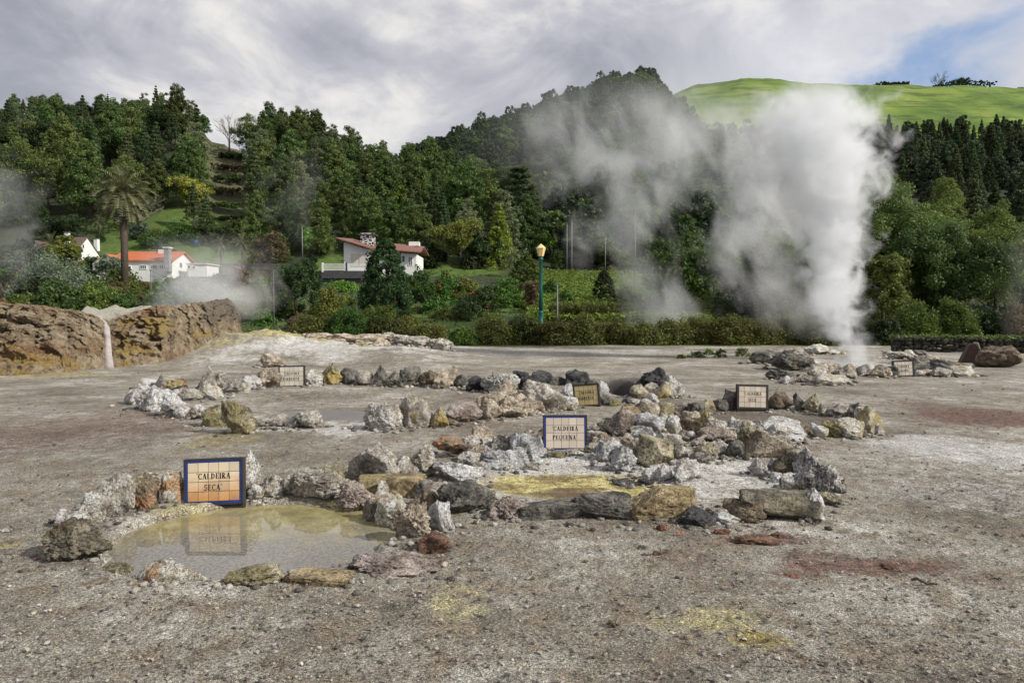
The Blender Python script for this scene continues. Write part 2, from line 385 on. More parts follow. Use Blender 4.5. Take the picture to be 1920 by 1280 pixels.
# ------------------------------------------------------------------ hills
def col_interp(tab): 
    xs = np.array([p for p, _ in tab], float); ys = np.array([elev(q) for _, q in tab]); return xs, ys
LT = col_interp([(-900,240),(-300,225),(0,226),(60,222),(170,215),(230,232),(300,212),(345,206),(380,235),(405,266),(445,276),(468,285),(492,246),(560,258),(640,290),(700,312),(760,328),(830,345),(900,350),(960,378),(1000,405),(1050,470),(1100,540),(1160,620),(2600,640)])
FT = col_interp([(-900,600),(700,340),(780,300),(820,288),(900,254),(1000,220),(1060,200),(1100,180),(1150,163),(1205,160),(1235,180),(1265,215),(1310,262),(1400,330),(2600,400)])
RT = col_interp([(-900,640),(1100,330),(1200,232),(1240,190),(1300,170),(1380,158),(1450,162),(1520,166),(1600,168),(1700,172),(1800,172),(1920,177),(2600,195)])
def hill_z(X, Y, detail=True):
    X = np.asarray(X, np.float64); Y = np.maximum(np.asarray(Y, np.float64), 1.0)
    u = 960 + 1280 * X / Y * CT
    # garden valley
    V0 = np.interp(Y, [38, 46, 60, 80, 115, 140, 400, 900], [-0.9, 0.35, 1.6, 3.9, 8.4, 10.5, 14, 14])
    leftz = np.interp(u, LT[0], LT[1]) * 200 + 2
    s = np.clip((Y - 112) / (200 - 112), 0, 1)
    Lz = 8.2 + (leftz - 8.2) * (0.75 * s + 0.25 * s ** 2)
    Lz = np.where(Y > 200, leftz - (Y - 200) * 0.55, Lz)
    Lz = np.where(Y < 112, -5, Lz)
    fz = np.interp(u, FT[0], FT[1]) * 335 + 2
    s = np.clip((Y - 120) / (335 - 120), 0, 1)
    Fz = 8 + (fz - 8) * s ** 0.95
    Fz = np.where(Y > 335, fz - (Y - 335) * 0.4, Fz); Fz = np.where(Y < 120, -5, Fz)
    rz = np.interp(u, RT[0], RT[1]) * 470 + 2
    e = lambda q, d: elev(q) * d + 2
    k = sstep(1120, 1420, u)
    r50, r80, r130, r210, r330 = e(640, 50), e(560, 80), e(500, 130), e(405, 210), e(262, 330)
    Rz = np.where(Y < 80, r50 + (r80 - r50) * (Y - 50) / 30, np.where(Y < 130, r80 + (r130 - r80) * (Y - 80) / 50,
         np.where(Y < 210, r130 + (r210 - r130) * (Y - 130) / 80, r210 + (r330 - r210) * (Y - 210) / 120)))
    Rz = Rz * k + (-5) * (1 - k)
    top = r330 + (rz - r330) * sstep(330, 470, Y) ** 0.8
    kk = sstep(1080, 1300, u)
    Rz2 = np.where(Y > 330, np.where(Y > 470, rz - (Y - 470) * 0.05, top * kk + (rz - (470 - Y) * 0.45) * (1 - kk)), -5)
    Rz = np.where(Y > 330, Rz2, Rz)
    z = np.maximum(np.maximum(V0, Lz), np.maximum(Fz, Rz))
    if detail: z = z + sstep(60, 160, Y) * 1.2 * fbm(X * 0.03, Y * 0.03, 0, 71, 4) + 0.12 * fbm(X * 0.4, Y * 0.4, 0, 72, 3)
    return z
def hz(x, y): return float(hill_z(np.array([x]), np.array([y]))[0])
def tz(x, y):
    return max(hz(x, y), gz(x, y)) if y < 46 else hz(x, y)
def hit(px, py, y0=38.0, y1=700.0):
    r = ray(px, py); ys = np.concatenate([np.arange(y0, 140, 0.25), np.arange(140, y1, 0.5)])
    xs = r.x / r.y * ys; zs_ = CAM_H + r.z / r.y * ys
    g = hill_z(xs, ys); k = np.nonzero(g >= zs_)[0]
    if len(k) == 0: return None
    y = float(ys[k[0]]); x = float(xs[k[0]])
    return Vector((x, y, float(g[k[0]])))

nu, nv = 520, 460
aa = np.linspace(-1.6, 1.6, nu); yv = np.concatenate([np.linspace(37, 140, 180), np.linspace(141, 480, 220), np.linspace(486, 900, 60)])
YY2, AA2 = np.meshgrid(yv, aa, indexing='ij'); XX2 = AA2 * YY2; ZZ2 = hill_z(XX2, YY2)
U2 = 960 + 1280 * AA2 * CT
pasture = sstep(318, 336, YY2 + 10 * fbm(XX2 * 0.03, YY2 * 0.03, 0, 81, 3)) * sstep(1150, 1260, U2)
lawn = sstep(0.02, 0.3, fbm(XX2 * 0.06, YY2 * 0.06, 0, 82, 3)) * (1 - sstep(118, 150, YY2)) * sstep(48, 56, YY2) * 0.9
lawn = np.maximum(lawn, (1 - sstep(140, 150, YY2)) * sstep(90, 100, YY2) * sstep(150, 220, U2) * (1 - sstep(480, 520, U2)) * 0.8)
terr = sstep(380, 400, U2) * (1 - sstep(462, 480, U2)) * sstep(150, 156, YY2) * (1 - sstep(200, 206, YY2))
ZZ2 = ZZ2 + pasture * (4.2 * np.abs(fbm(XX2 * 0.022, YY2 * 0.035, 0, 83, 5, .6)) - 1.2) * (1 - sstep(455, 470, YY2)) - terr * 0.9 * (np.mod(ZZ2 + 2*fbm(XX2*.05, YY2*.05, 0, 8, 2), 4.5) / 4.5)
idx = np.arange(nu * nv).reshape(nv, nu)
F = np.stack([idx[:-1, :-1], idx[:-1, 1:], idx[1:, 1:], idx[1:, :-1]], -1).reshape(-1, 4)
hm, t, b = newmat('hill_surface')
pos = t.new('ShaderNodeNewGeometry').outputs['Position']
zs = t.new('ShaderNodeSeparateColor'); t.put(zs.inputs[0], t.attr('cover'))
floor_ = t.mix(t.noise(pos, 0.6, 6, 0.7), (0.012, 0.020, 0.008), (0.05, 0.06, 0.022))
past = t.ramp(t.noise(pos, 0.035, 7, 0.6), [(0.35, (0.065, 0.125, 0.014)), (0.5, (0.12, 0.20, 0.022)), (0.65, (0.19, 0.26, 0.04))])
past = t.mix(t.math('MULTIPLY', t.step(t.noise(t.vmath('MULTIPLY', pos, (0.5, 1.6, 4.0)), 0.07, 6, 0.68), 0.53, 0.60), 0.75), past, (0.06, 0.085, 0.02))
lawnc = t.ramp(t.noise(pos, 0.5, 6, 0.7), [(0.3, (0.05, 0.10, 0.016)), (0.7, (0.13, 0.20, 0.03))])
terc = t.mix(t.noise(pos, 0.8, 5), (0.05, 0.06, 0.025), (0.14, 0.13, 0.06))
c = t.mix(zs.outputs[1], floor_, lawnc); c = t.mix(zs.outputs[2], c, terc); c = t.mix(zs.outputs[0], c, past)
t.put(b.inputs['Base Color'], c); b.inputs['Roughness'].default_value = 0.95
t.put(b.inputs['Normal'], t.bump(t.noise(pos, 1.5, 6, 0.7), 0.7, 0.4))
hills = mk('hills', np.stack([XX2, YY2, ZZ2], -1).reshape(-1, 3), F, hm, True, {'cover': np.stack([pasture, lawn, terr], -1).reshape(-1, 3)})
tag(hills, kind='structure')

# ------------------------------------------------------------------ water
def ell_sheet(name, e, z, mat, k=1.05, n=72, seed=1):
    cx, cyy, rx, ry = e; vs = [(cx, cyy, z)]
    for i in range(n):
        th = 2 * math.pi * i / n
        vs.append((cx + rx * k * math.cos(th), cyy + ry * k * math.sin(th), z))
    o = mk(name, vs, [(0, 1 + i, 1 + (i + 1) % n) for i in range(n)], mat, True); tag(o, kind='structure'); return o
wm, t, b = newmat('muddy_water')
pos = t.new('ShaderNodeNewGeometry').outputs['Position']
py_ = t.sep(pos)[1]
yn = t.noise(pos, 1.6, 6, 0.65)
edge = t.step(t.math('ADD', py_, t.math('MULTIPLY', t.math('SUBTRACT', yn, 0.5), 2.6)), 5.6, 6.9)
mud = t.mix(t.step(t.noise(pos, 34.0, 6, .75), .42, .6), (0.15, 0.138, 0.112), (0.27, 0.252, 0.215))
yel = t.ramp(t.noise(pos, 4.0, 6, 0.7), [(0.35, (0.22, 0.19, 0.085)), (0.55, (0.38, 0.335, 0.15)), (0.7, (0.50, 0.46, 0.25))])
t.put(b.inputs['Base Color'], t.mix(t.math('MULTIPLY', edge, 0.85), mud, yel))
b.inputs['Roughness'].default_value = 0.012; b.inputs['IOR'].default_value = 1.50
t.put(b.inputs['Normal'], t.bump(t.noise(pos, 14.0, 2), 0.012, 0.01))
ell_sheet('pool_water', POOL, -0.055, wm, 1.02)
wm2, t, b = newmat('boiling_water')
pos = t.new('ShaderNodeNewGeometry').outputs['Position']
t.put(b.inputs['Base Color'], t.mix(t.noise(pos, 4.0, 4), (0.42, 0.44, 0.46), (0.62, 0.64, 0.66)))
b.inputs['Roughness'].default_value = 0.18
t.put(b.inputs['Normal'], t.bump(t.noise(pos, 9.0, 4), 0.8, 0.05))
ell_sheet('boiling_water', ell(1610, 684, 92, 13), -0.06, wm2, 1.0)
wm3, t, b = newmat('grey_mud_water')
pos = t.new('ShaderNodeNewGeometry').outputs['Position']
t.put(b.inputs['Base Color'], t.mix(t.noise(pos, 3.0, 4), (0.17, 0.155, 0.155), (0.24, 0.22, 0.22))); b.inputs['Roughness'].default_value = 0.3
ell_sheet('mud_water', ell(600, 772, 105, 12), -0.10, wm3, 1.0)

# ------------------------------------------------------------------ rocks
def rock_mat(name, c1, c2, acc=None, acc_lo=0.55, acc_hi=0.62, pit=0.8, asc=2.2, rough=0.9, streak=False, acc2=None):
    m, t, b = newmat('rock_' + name)
    oc = t.new('ShaderNodeTexCoord').outputs['Object']
    rnd = t.new('ShaderNodeObjectInfo').outputs['Random']
    off = t.comb(t.math('MULTIPLY', rnd, 37.0), t.math('MULTIPLY', rnd, 91.0), t.math('MULTIPLY', rnd, 13.0))
    p = t.vmath('ADD', oc, off)
    big = t.noise(p, 4.0, 6, 0.65); fine = t.noise(p, 20.0, 8, 0.80)
    f = t.math('ADD', t.math('MULTIPLY', big, 0.68), t.math('MULTIPLY', fine, 0.32))
    col = t.ramp(f, [(0.35, tuple(x * .7 for x in c1)), (0.43, c1), (0.50, tuple(x * .4 + y * .6 for x, y in zip(c1, c2))), (0.58, tuple(min(.8, x * 1.25) for x in c2))])
    if streak:
        sv = t.noise(t.vmath('MULTIPLY', p, (9.0, 9.0, 1.3)), 3.0, 5, 0.7)
        col = t.mix(t.step(sv, 0.52, 0.60), col, tuple(min(1, x * 1.25) for x in c2))
        col = t.mix(t.step(sv, 0.44, 0.38), col, tuple(x * 0.55 for x in c1))
    if acc is not None:
        an = t.noise(t.vmath('ADD', p, (5, 3, 8)), asc, 6, 0.65)
        ac = t.mix(t.noise(p, 11.0, 4), acc, acc2 or tuple(x * 0.6 for x in acc))
        col = t.mix(t.step(an, acc_lo, acc_hi), col, ac)
    pits = t.step(t.noise(p, 40.0, 5, 0.8), 0.47, 0.36)
    col = t.mix(t.math('MULTIPLY', pits, pit * .8), col, tuple(x * 0.30 for x in c1))
    crack = t.step(t.voro(t.vmath('ADD', p, t.noise(p, 7.0, 4, out='Color')), 6.0, 'DISTANCE_TO_EDGE'), 0.035, 0.0)
    col = t.mix(t.math('MULTIPLY', crack, 0.55), col, tuple(x * 0.3 for x in c1))
    light = t.step(t.noise(p, 60.0, 3, 0.7), 0.62, 0.70)
    col = t.mix(t.math('MULTIPLY', light, 0.25), col, tuple(min(0.75, x * 1.6) for x in c2))
    t.put(b.inputs['Base Color'], col); b.inputs['Roughness'].default_value = rough
    h = t.math('ADD', t.math('MULTIPLY', fine, 1.0), t.math('ADD', t.math('MULTIPLY', pits, -0.5), t.math('MULTIPLY', crack, -0.5)))
    t.put(b.inputs['Normal'], t.bump(h, 1.0, 0.04))
    return m
RM = {
 'pale': rock_mat('pale', (0.331, 0.289, 0.232), (0.778, 0.728, 0.628), (0.545, 0.414, 0.215), 0.60, 0.68),
 'white': rock_mat('white', (0.562, 0.514, 0.464), (0.800, 0.800, 0.800), pit=0.6),
 'whitestreak': rock_mat('white_streaked', (0.448, 0.414, 0.365), (0.800, 0.800, 0.800), pit=0.5, streak=True),
 'cream': rock_mat('cream', (0.531, 0.448, 0.315), (0.800, 0.800, 0.695), (0.692, 0.601, 0.385), 0.62, 0.68),
 'grey': rock_mat('grey', (0.199, 0.174, 0.149), (0.562, 0.522, 0.456), (0.265, 0.265, 0.166), 0.60, 0.70),
 'greystreak': rock_mat('grey_streaked', (0.199, 0.199, 0.190), (0.628, 0.614, 0.562), streak=True),
 'tan': rock_mat('tan', (0.298, 0.240, 0.174), (0.628, 0.545, 0.431), (0.497, 0.397, 0.199), 0.60, 0.7),
 'brown': rock_mat('brown', (0.115, 0.084, 0.057), (0.285, 0.224, 0.156), (0.314, 0.239, 0.138), 0.60, 0.68),
 'dark': rock_mat('dark', (0.074, 0.070, 0.063), (0.265, 0.249, 0.215), (0.331, 0.298, 0.149), 0.62, 0.70),
 'black': rock_mat('black', (0.024, 0.024, 0.028), (0.115, 0.113, 0.115), (0.299, 0.285, 0.271), 0.66, 0.74),
 'olive': rock_mat('olive', (0.166, 0.140, 0.083), (0.514, 0.464, 0.331), (0.415, 0.363, 0.183), 0.46, 0.56),
 'moss': rock_mat('mossy', (0.091, 0.083, 0.063), (0.315, 0.282, 0.206), (0.233, 0.192, 0.110), 0.48, 0.58),
 'ochre': rock_mat('ochre', (0.215, 0.157, 0.083), (0.497, 0.397, 0.232), (0.598, 0.485, 0.239), 0.50, 0.60),
 'yellow': rock_mat('yellow', (0.30, 0.26, 0.17), (0.62, 0.57, 0.42), (0.60, 0.46, 0.17), 0.48, 0.60, acc2=(0.44, 0.34, 0.12)),
 'yellowpatch': rock_mat('white_with_yellow', (0.34, 0.30, 0.25), (0.68, 0.63, 0.56), (0.52, 0.37, 0.10), 0.56, 0.60, asc=3.0),
 'orange': rock_mat('dark_with_orange', (0.123, 0.095, 0.063), (0.365, 0.298, 0.199), (0.661, 0.360, 0.201), 0.50, 0.60, asc=3.0, acc2=(0.412, 0.227, 0.134)),
 'paleorange': rock_mat('pale_with_orange', (0.365, 0.315, 0.232), (0.800, 0.761, 0.628), (0.666, 0.375, 0.221), 0.53, 0.60, asc=3.2, acc2=(0.490, 0.347, 0.183)),
 'red': rock_mat('red', (0.11, 0.055, 0.035), (0.27, 0.155, 0.105), (0.33, 0.29, 0.26), 0.56, 0.66),
 'rust': rock_mat('rust', (0.239, 0.105, 0.071), (0.553, 0.276, 0.175), pit=0.5),
 'mauve': rock_mat('mauve', (0.249, 0.199, 0.166), (0.545, 0.464, 0.414), (0.497, 0.397, 0.232), 0.58, 0.68),
 'blue': rock_mat('bluish', (0.232, 0.240, 0.249), (0.695, 0.695, 0.680), (0.800, 0.800, 0.800), 0.58, 0.66),
}
CN = {'pale': 'pale grey', 'white': 'whitish', 'whitestreak': 'white streaked', 'cream': 'cream', 'grey': 'mid grey', 'greystreak': 'grey streaked', 'tan': 'tan',
      'brown': 'dark brown', 'dark': 'dark grey', 'black': 'charcoal black', 'olive': 'olive stained', 'moss': 'mossy dark', 'ochre': 'ochre brown', 'yellow': 'sulphur yellow',
      'yellowpatch': 'white yellow-patched', 'orange': 'dark orange-stained', 'paleorange': 'pale orange-stained', 'red': 'red-brown', 'rust': 'rusty orange', 'mauve': 'dusty mauve', 'blue': 'bluish grey'}
SN = {'lump': 'rounded', 'crag': 'craggy', 'spike': 'pointed', 'tall': 'upright', 'slab': 'flat slab', 'block': 'blocky', 'strat': 'layered', 'low': 'low'}

import bmesh
_ico = {}
def ico(sub):
    if sub not in _ico:
        bm = bmesh.new(); bmesh.ops.create_icosphere(bm, subdivisions=sub, radius=1)
        v = np.array([x.co[:] for x in bm.verts]); f = np.array([[q.index for q in x.verts] for x in bm.faces]); bm.free()
        _ico[sub] = (v / np.linalg.norm(v, axis=1)[:, None], f)
    return _ico[sub]
KP = {  # squareness, facets, low noise, fine noise, taper, ridge
 'lump': (2.3, 9, .22, .10, .18, .5), 'crag': (2.2, 16, .38, .17, .25, 1.0), 'spike': (2.4, 12, .26, .13, .80, .8), 'tall': (2.8, 10, .24, .11, .34, .6),
 'slab': (14.0, 4, .06, .045, .03, .4), 'block': (9.0, 5, .08, .06, .06, .4), 'strat': (3.0, 8, .15, .06, .15, .3), 'low': (2.2, 9, .25, .10, .35, .7)}
def rock_shape(kind, w_, d_, h_, seed, sub):
    v, f = ico(sub); rg = np.random.default_rng(seed)
    p, nf, lo, hi, tap, rid = KP[kind]
    A = rg.normal(size=(3, 3)); 
    r = (np.abs(v) ** p).sum(1) ** (-1 / p)
    for _ in range(nf):
        n = rg.normal(size=3); n /= np.linalg.norm(n)
        c = rg.uniform(0.55, 0.95); dt = v @ n
        r = np.where(dt > 0.05, np.minimum(r, c / np.maximum(dt, 0.05)), r)
    q = v * r[:, None]
    o = rg.uniform(0, 50, 3)
    L = fbm(q[:, 0] * 1.3 + o[0], q[:, 1] * 1.3 + o[1], q[:, 2] * 1.3 + o[2], seed, 3)
    Rg = 1 - np.abs(fbm(q[:, 0] * 2.6 + o[0], q[:, 1] * 2.6 + o[1], q[:, 2] * 2.6 + o[2], seed + 5, 4, .6)) * 2
    Hn = fbm(q[:, 0] * 6.5 + o[0], q[:, 1] * 6.5 + o[1], q[:, 2] * 6.5 + o[2], seed + 9, 4, .7)
    k = 1 + lo * L * 1.9 + hi * rid * (Rg - 0.6) * 1.3 + hi * Hn * 1.15 + hi * .8 * fbm(q[:, 0] * 15 + o[0], q[:, 1] * 15, q[:, 2] * 15 + o[2], seed + 3, 3, .7)
    if kind == 'strat':
        s_ = q[:, 2] * 8 + q[:, 0] * 2.2 + 0.6 * L
        k = k + 0.05 * np.sign(np.sin(s_)) * np.abs(np.sin(s_)) ** 0.4
    q = q * k[:, None]
    z = (q[:, 2] - q[:, 2].min()) / np.ptp(q[:, 2])
    sc = 1 - tap * z ** 1.2
    sk = rg.uniform(-0.35, 0.35) * (1.6 if kind == 'spike' else 0.6)
    q[:, 0] = q[:, 0] * sc + sk * z; q[:, 1] = q[:, 1] * sc
    for i, s_ in enumerate((w_, d_, h_)):
        q[:, i] = (q[:, i] - q[:, i].min()) / np.ptp(q[:, i]) * s_ - s_ / 2
    q[:, 2] += h_ / 2
    return q, f
_rs = [1000]
def make_rock(name, x, y, z, w_, d_, h_, kind, mat, roll=0.0, yaw=None, px_h=40):
    _rs[0] += 1; sd_ = _rs[0]
    sub = 6 if px_h > 50 else (5 if px_h > 24 else 4)
    rg = random.Random(sd_)
    q, f = rock_shape(kind, w_, d_, h_ * 1.18, sd_, sub)
    q[:, 2] -= h_ * 0.18
    if roll:
        c, s = math.cos(roll), math.sin(roll); zz = q[:, 2] - h_ * .4
        q = np.stack([q[:, 0] * c + zz * s, q[:, 1], -q[:, 0] * s + zz * c + h_ * .4], 1)
    o = mk(name, q, f, RM[mat] if isinstance(mat, str) else mat, True)
    o.location = (x, y, z); o.rotation_euler = (0, 0, rg.uniform(-0.25, 0.25) if yaw is None else yaw)
    return o
def rock_px(px, pb, w, h, kind, mat, label, roll=0, lift=0, dr=0.75, name='rock', group=None, cat='rock'):
    g = G(px, pb); Y = g.y
    wm_ = w * 1.28 * Y / 1280; hm_ = h * 1.12 * Y / 1280; dm = wm_ * dr if kind not in ('slab',) else wm_ * 0.42
    dm = max(dm, hm_ * 0.45)
    cyy = Y + dm * 0.38; cx = g.x * cyy / Y
    # the visible top of a rock seen from above takes in some of its depth
    drop = (CAM_H - 0.2) / Y * dm * 0.35
    hh = max(hm_ - drop, hm_ * 0.62)
    o = make_rock(name, cx, cyy, gz(cx, cyy) + lift - 0.01, wm_, dm, hh, kind, mat, roll, px_h=max(w, h) * 0.8)
    tag(o, label, cat, group)
    return o
ORD = ['first', 'second', 'third', 'fourth', 'fifth', 'sixth', 'seventh', 'eighth', 'ninth', 'tenth', 'eleventh', 'twelfth', 'thirteenth', 'fourteenth', 'fifteenth',
       'sixteenth', 'seventeenth', 'eighteenth', 'nineteenth', 'twentieth', 'twenty-first', 'twenty-second', 'twenty-third', 'twenty-fourth', 'twenty-fifth', 'twenty-sixth', 'twenty-seventh', 'twenty-eighth']
def rock_row(where, group, rows):
    rows = sorted(rows, key=lambda r_: r_[0])
    for i, r_ in enumerate(rows):
        px, pb, w, h, kind, mat = r_[:6]
        kw = dict(r_[6]) if len(r_) > 6 else {}
        what = kw.pop('what', None) or '%s %s rock' % (SN[kind], CN[mat])
        rock_px(px, pb, w, h, kind, mat, '%s, %s from the left %s' % (what, ORD[i], where), group=group, **kw)

rock_row('around the near pool', 'rocks ringing the near muddy pool', [
 (224,972,56,84,'tall','pale',{'what':'tall pale standing rock'}), (181,988,56,66,'tall','pale',{'roll':-.42,'what':'pale oblong leaning rock'}), (137,992,56,38,'lump','white'),
 (155,1056,113,84,'crag','moss',{'what':'biggest dark mossy rock'}), (219,1066,68,38,'low','olive'), (318,1093,116,76,'spike','paleorange',{'what':'triangular pale rock with orange face','dr':.6}),
 (272,956,52,64,'tall','orange'), (302,946,20,34,'spike','dark'), (328,945,38,62,'tall','paleorange'),
 (469,932,36,86,'tall','pale',{'what':'tall pale rock behind the blue tiled sign'}), (481,936,26,28,'lump','pale'), (512,932,46,40,'lump','pale'), (544,930,36,40,'lump','grey'),
 (600,938,84,54,'crag','grey',{'what':'pitted grey-brown wide rock'}), (672,950,68,52,'crag','mauve'), (706,966,48,56,'crag','mauve'),
 (739,978,58,56,'lump','cream',{'what':'cream cap-like rounded rock'}), (774,1010,62,70,'crag','tan',{'roll':.3,'what':'leaning furrowed rock'}),
 (826,997,44,60,'tall','white',{'what':'upright white crusty rock'}), (814,1036,54,42,'lump','red',{'what':'polished red-brown rock'}), (826,1050,18,11,'lump','brown'),
 (742,1082,150,46,'low','mauve',{'what':'broad low grey-brown rock'}), (483,1100,86,38,'low','olive'), (594,1097,116,22,'slab','ochre',{'what':'thin brown edge slab'}),
])
rock_px(627, 908, 30, 44, 'block', 'yellow', 'small yellow-topped cream rock propped on the wide pitted rock', group='rocks ringing the near muddy pool')
rock_px(655, 980, 22, 9, 'lump', 'dark', 'small dark wet stone in the shallow edge of the near pool')
rock_row('in the heap between near pools', 'rocks heaped between the near pools', [
 (701,901,92,72,'lump','grey',{'what':'biggest rounded grey rock'}), (760,897,40,44,'lump','pale'), (795,890,46,56,'crag','pale'), (843,861,58,28,'low','orange',{'what':'flat orange-topped rock','lift':.10}),
 (858,900,84,38,'strat','whitestreak',{'what':'whitish layered slab'}), (733,930,106,38,'slab','ochre',{'what':'long brown slab with yellow end'}), (716,934,22,34,'lump','pale'),
 (781,956,36,28,'spike','orange',{'what':'little orange and yellow wedge rock'}), (800,934,38,36,'lump','grey'), (812,953,38,32,'block','brown'),
 (875,964,92,58,'lump','dark',{'what':'dark rounded rock with a hollow'}), (780,905,26,24,'lump','grey'), (826,925,30,24,'lump','pale'),
])
rock_row('along the yellow basin front', 'rocks along the front of the yellow basin', [
 (952,972,64,38,'crag','mauve'), (1032,972,100,36,'slab','dark',{'what':'long dark edge slab'}), (1129,972,98,48,'block','dark',{'what':'dark squared rock','dr':.45}),
 (1233,972,114,60,'block','ochre',{'what':'largest block with a yellow-green end','dr':.55}), (1301,984,62,36,'lump','black'), (1345,972,34,22,'lump','mauve'),
 (1365,981,40,20,'strat','white',{'roll':.3,'what':'white splinter of rock'}), (1398,976,70,40,'lump','brown'), (1460,973,120,50,'slab','moss',{'what':'big dark flat-topped slab','dr':.7}),
 (1523,974,46,60,'spike','whitestreak',{'what':'pale rock with running yellow streaks'}), (1553,946,40,24,'low','olive'),
])
rock_px(1284, 968, 26, 9, 'low', 'pale', 'small pale disc of stone lying against the yellow-green block', lift=.10)
rock_row('east of the yellow basin', 'rocks on the east side of the yellow basin', [
 (1538,927,72,60,'crag','greystreak',{'what':'largest grey-green craggy rock'}), (1516,902,52,62,'spike','greystreak'), (1478,892,48,46,'lump','moss'), (1484,922,46,36,'strat','greystreak'),
 (1421,892,32,38,'spike','white',{'what':'small white pointed rock'}), (1446,884,16,22,'lump','blue'), (1458,901,22,18,'lump','white'), (1562,912,34,26,'lump','dark'),
 (1436,864,68,42,'slab','tan',{'roll':.45,'what':'slanting tan slab'}), (1410,850,46,52,'crag','olive'), (1378,838,66,46,'crag','greystreak',{'roll':-.25}), (1380,864,30,32,'lump','dark'),
 (1354,860,24,18,'lump','grey'), (1320,869,38,36,'lump','olive'), (1286,899,50,44,'crag','white',{'what':'whitest craggy rock'}), (1500,912,26,22,'lump','pale'), (1395,868,22,14,'lump','dark'),
])
rock_row('in the rubble behind yellow basin', 'rocks in the rubble behind the yellow basin', [
 (1227,870,58,48,'block','olive',{'roll':.2,'what':'square rock with a yellow stripe'}), (1254,840,34,28,'spike','olive'), (1165,878,48,48,'crag','blue',{'what':'broad bluish grey rock'}),
 (1133,864,36,40,'crag','blue'), (1246,895,30,30,'lump','white'), (1222,893,32,26,'lump','white'), (1176,900,46,12,'low','black'), (1212,901,32,12,'low','black'),
 (1172,824,64,48,'lump','mauve'), (1222,826,62,44,'lump','blue'), (1261,824,30,40,'lump','cream'), (1296,823,32,32,'block','brown',{'what':'cube-like dark brown rock'}),
 (1331,822,32,46,'spike','yellow',{'what':'yellow-white pointed rock'}), (1290,836,28,22,'lump','pale'), (1264,864,30,30,'crag','grey'), (1342,840,62,34,'low','mauve'),
 (1114,834,28,22,'lump','pale'), (1112,852,28,20,'lump','grey'), (1128,808,18,15,'lump','dark'), (1140,818,20,26,'lump','pale'), (1163,792,14,16,'lump','white'), (1195,846,30,20,'lump','grey'), (1150,846,30,22,'crag','pale'), (1310,846,26,18,'lump','grey'),
])
rock_row('behind basin beside middle sign', 'rocks behind the yellow basin west of its sign', [
 (905,840,36,40,'lump','tan'), (921,848,20,20,'lump','pale'), (941,852,40,38,'crag','grey'), (985,858,62,48,'crag','blue',{'what':'broad bluish rock by the sign'}), (1009,848,26,34,'spike','blue'),
 (880,853,38,38,'crag','pale'), (881,876,42,32,'crag','pale'), (926,876,54,34,'crag','blue'), (962,872,48,30,'lump','blue'), (1013,828,14,24,'lump','dark'), (900,866,26,22,'lump','tan'), (1045,858,34,12,'low','olive'), (1078,856,30,12,'low','pale'),
])
rock_row('before the big grey basin', 'rocks in the front rim of the big grey basin', [
 (720,810,64,52,'lump','pale'), (779,806,56,60,'lump','yellowpatch',{'what':'white rock with a mustard patch'}), (825,805,30,40,'spike','yellow'), (868,794,60,36,'lump','mauve'), (898,788,20,42,'tall','tan'),
 (918,790,38,40,'lump','tan'), (955,786,64,42,'crag','tan'), (985,778,32,28,'lump','tan'), (935,760,62,26,'low','tan'), (1000,756,32,26,'lump','pale'), (1030,772,52,40,'lump','pale',{'what':'cream triangular rock'}),
 (1000,774,36,26,'lump','tan'), (1017,744,38,20,'low','tan'), (1062,754,32,34,'crag','white',{'what':'white banded rock by the tilted sign'}), (1064,770,34,26,'lump','cream'), (960,748,40,20,'low','pale'), (848,800,22,14,'lump','brown'),
])
rock_row('behind the big grey basin', 'rocks in the back rim of the big grey basin', [
 (655,720,32,28,'lump','dark'), (685,723,30,26,'lump','grey'), (712,723,28,38,'spike','dark'), (736,726,34,30,'spike','dark'), (769,724,36,36,'crag','dark'), (802,724,32,28,'lump','brown'), (836,728,36,40,'tall','tan'),
 (869,726,34,24,'lump','dark'), (896,733,42,28,'lump','black'), (935,738,64,36,'crag','greystreak',{'what':'wide rock with pale drip streaks'}), (970,730,38,34,'crag','black'), (995,730,30,26,'lump','black'),
 (1020,721,44,26,'lump','black'), (1048,722,38,15,'low','dark'), (1083,723,38,28,'lump','black'), (620,721,40,38,'crag','yellow',{'what':'yellow-stained craggy rock'}), (587,724,32,30,'crag','pale'),
 (506,728,46,36,'crag','tan'), (928,706,10,10,'spike','dark')])
rock_row('around grey basin west end', 'rocks at the west end of the big grey basin', [
 (259,759,46,38,'crag','white'), (292,771,58,46,'crag','whitestreak',{'what':'big white rock with brown streaks'}), (328,781,48,40,'crag','white'), (344,784,26,24,'lump','white'), (368,784,40,28,'crag','pale'),
 (404,799,44,40,'lump','olive',{'what':'rounded olive-yellow rock'}), (448,815,56,62,'tall','olive',{'what':'tallest yellow-brown angular rock'}), (281,729,30,20,'lump','white'), (301,731,24,32,'spike','grey'),
 (327,730,32,20,'lump','yellow'), (344,726,12,18,'spike','rust'), (355,750,50,22,'lump','grey'), (326,750,20,20,'lump','white'), (391,732,38,44,'spike','grey'), (396,748,36,30,'lump','cream'),
 (418,731,32,30,'lump','grey'), (425,736,20,11,'lump','pale'), (447,739,40,27,'lump','grey'), (472,732,32,27,'crag','white')])
rock_row('before the far mud pool', 'rocks in front of the far mud pool', [
 (512,802,50,26,'low','grey'), (550,804,32,22,'crag','grey'), (580,806,44,36,'lump','pale',{'what':'rounded pale boulder'}), (535,800,22,22,'spike','grey')])
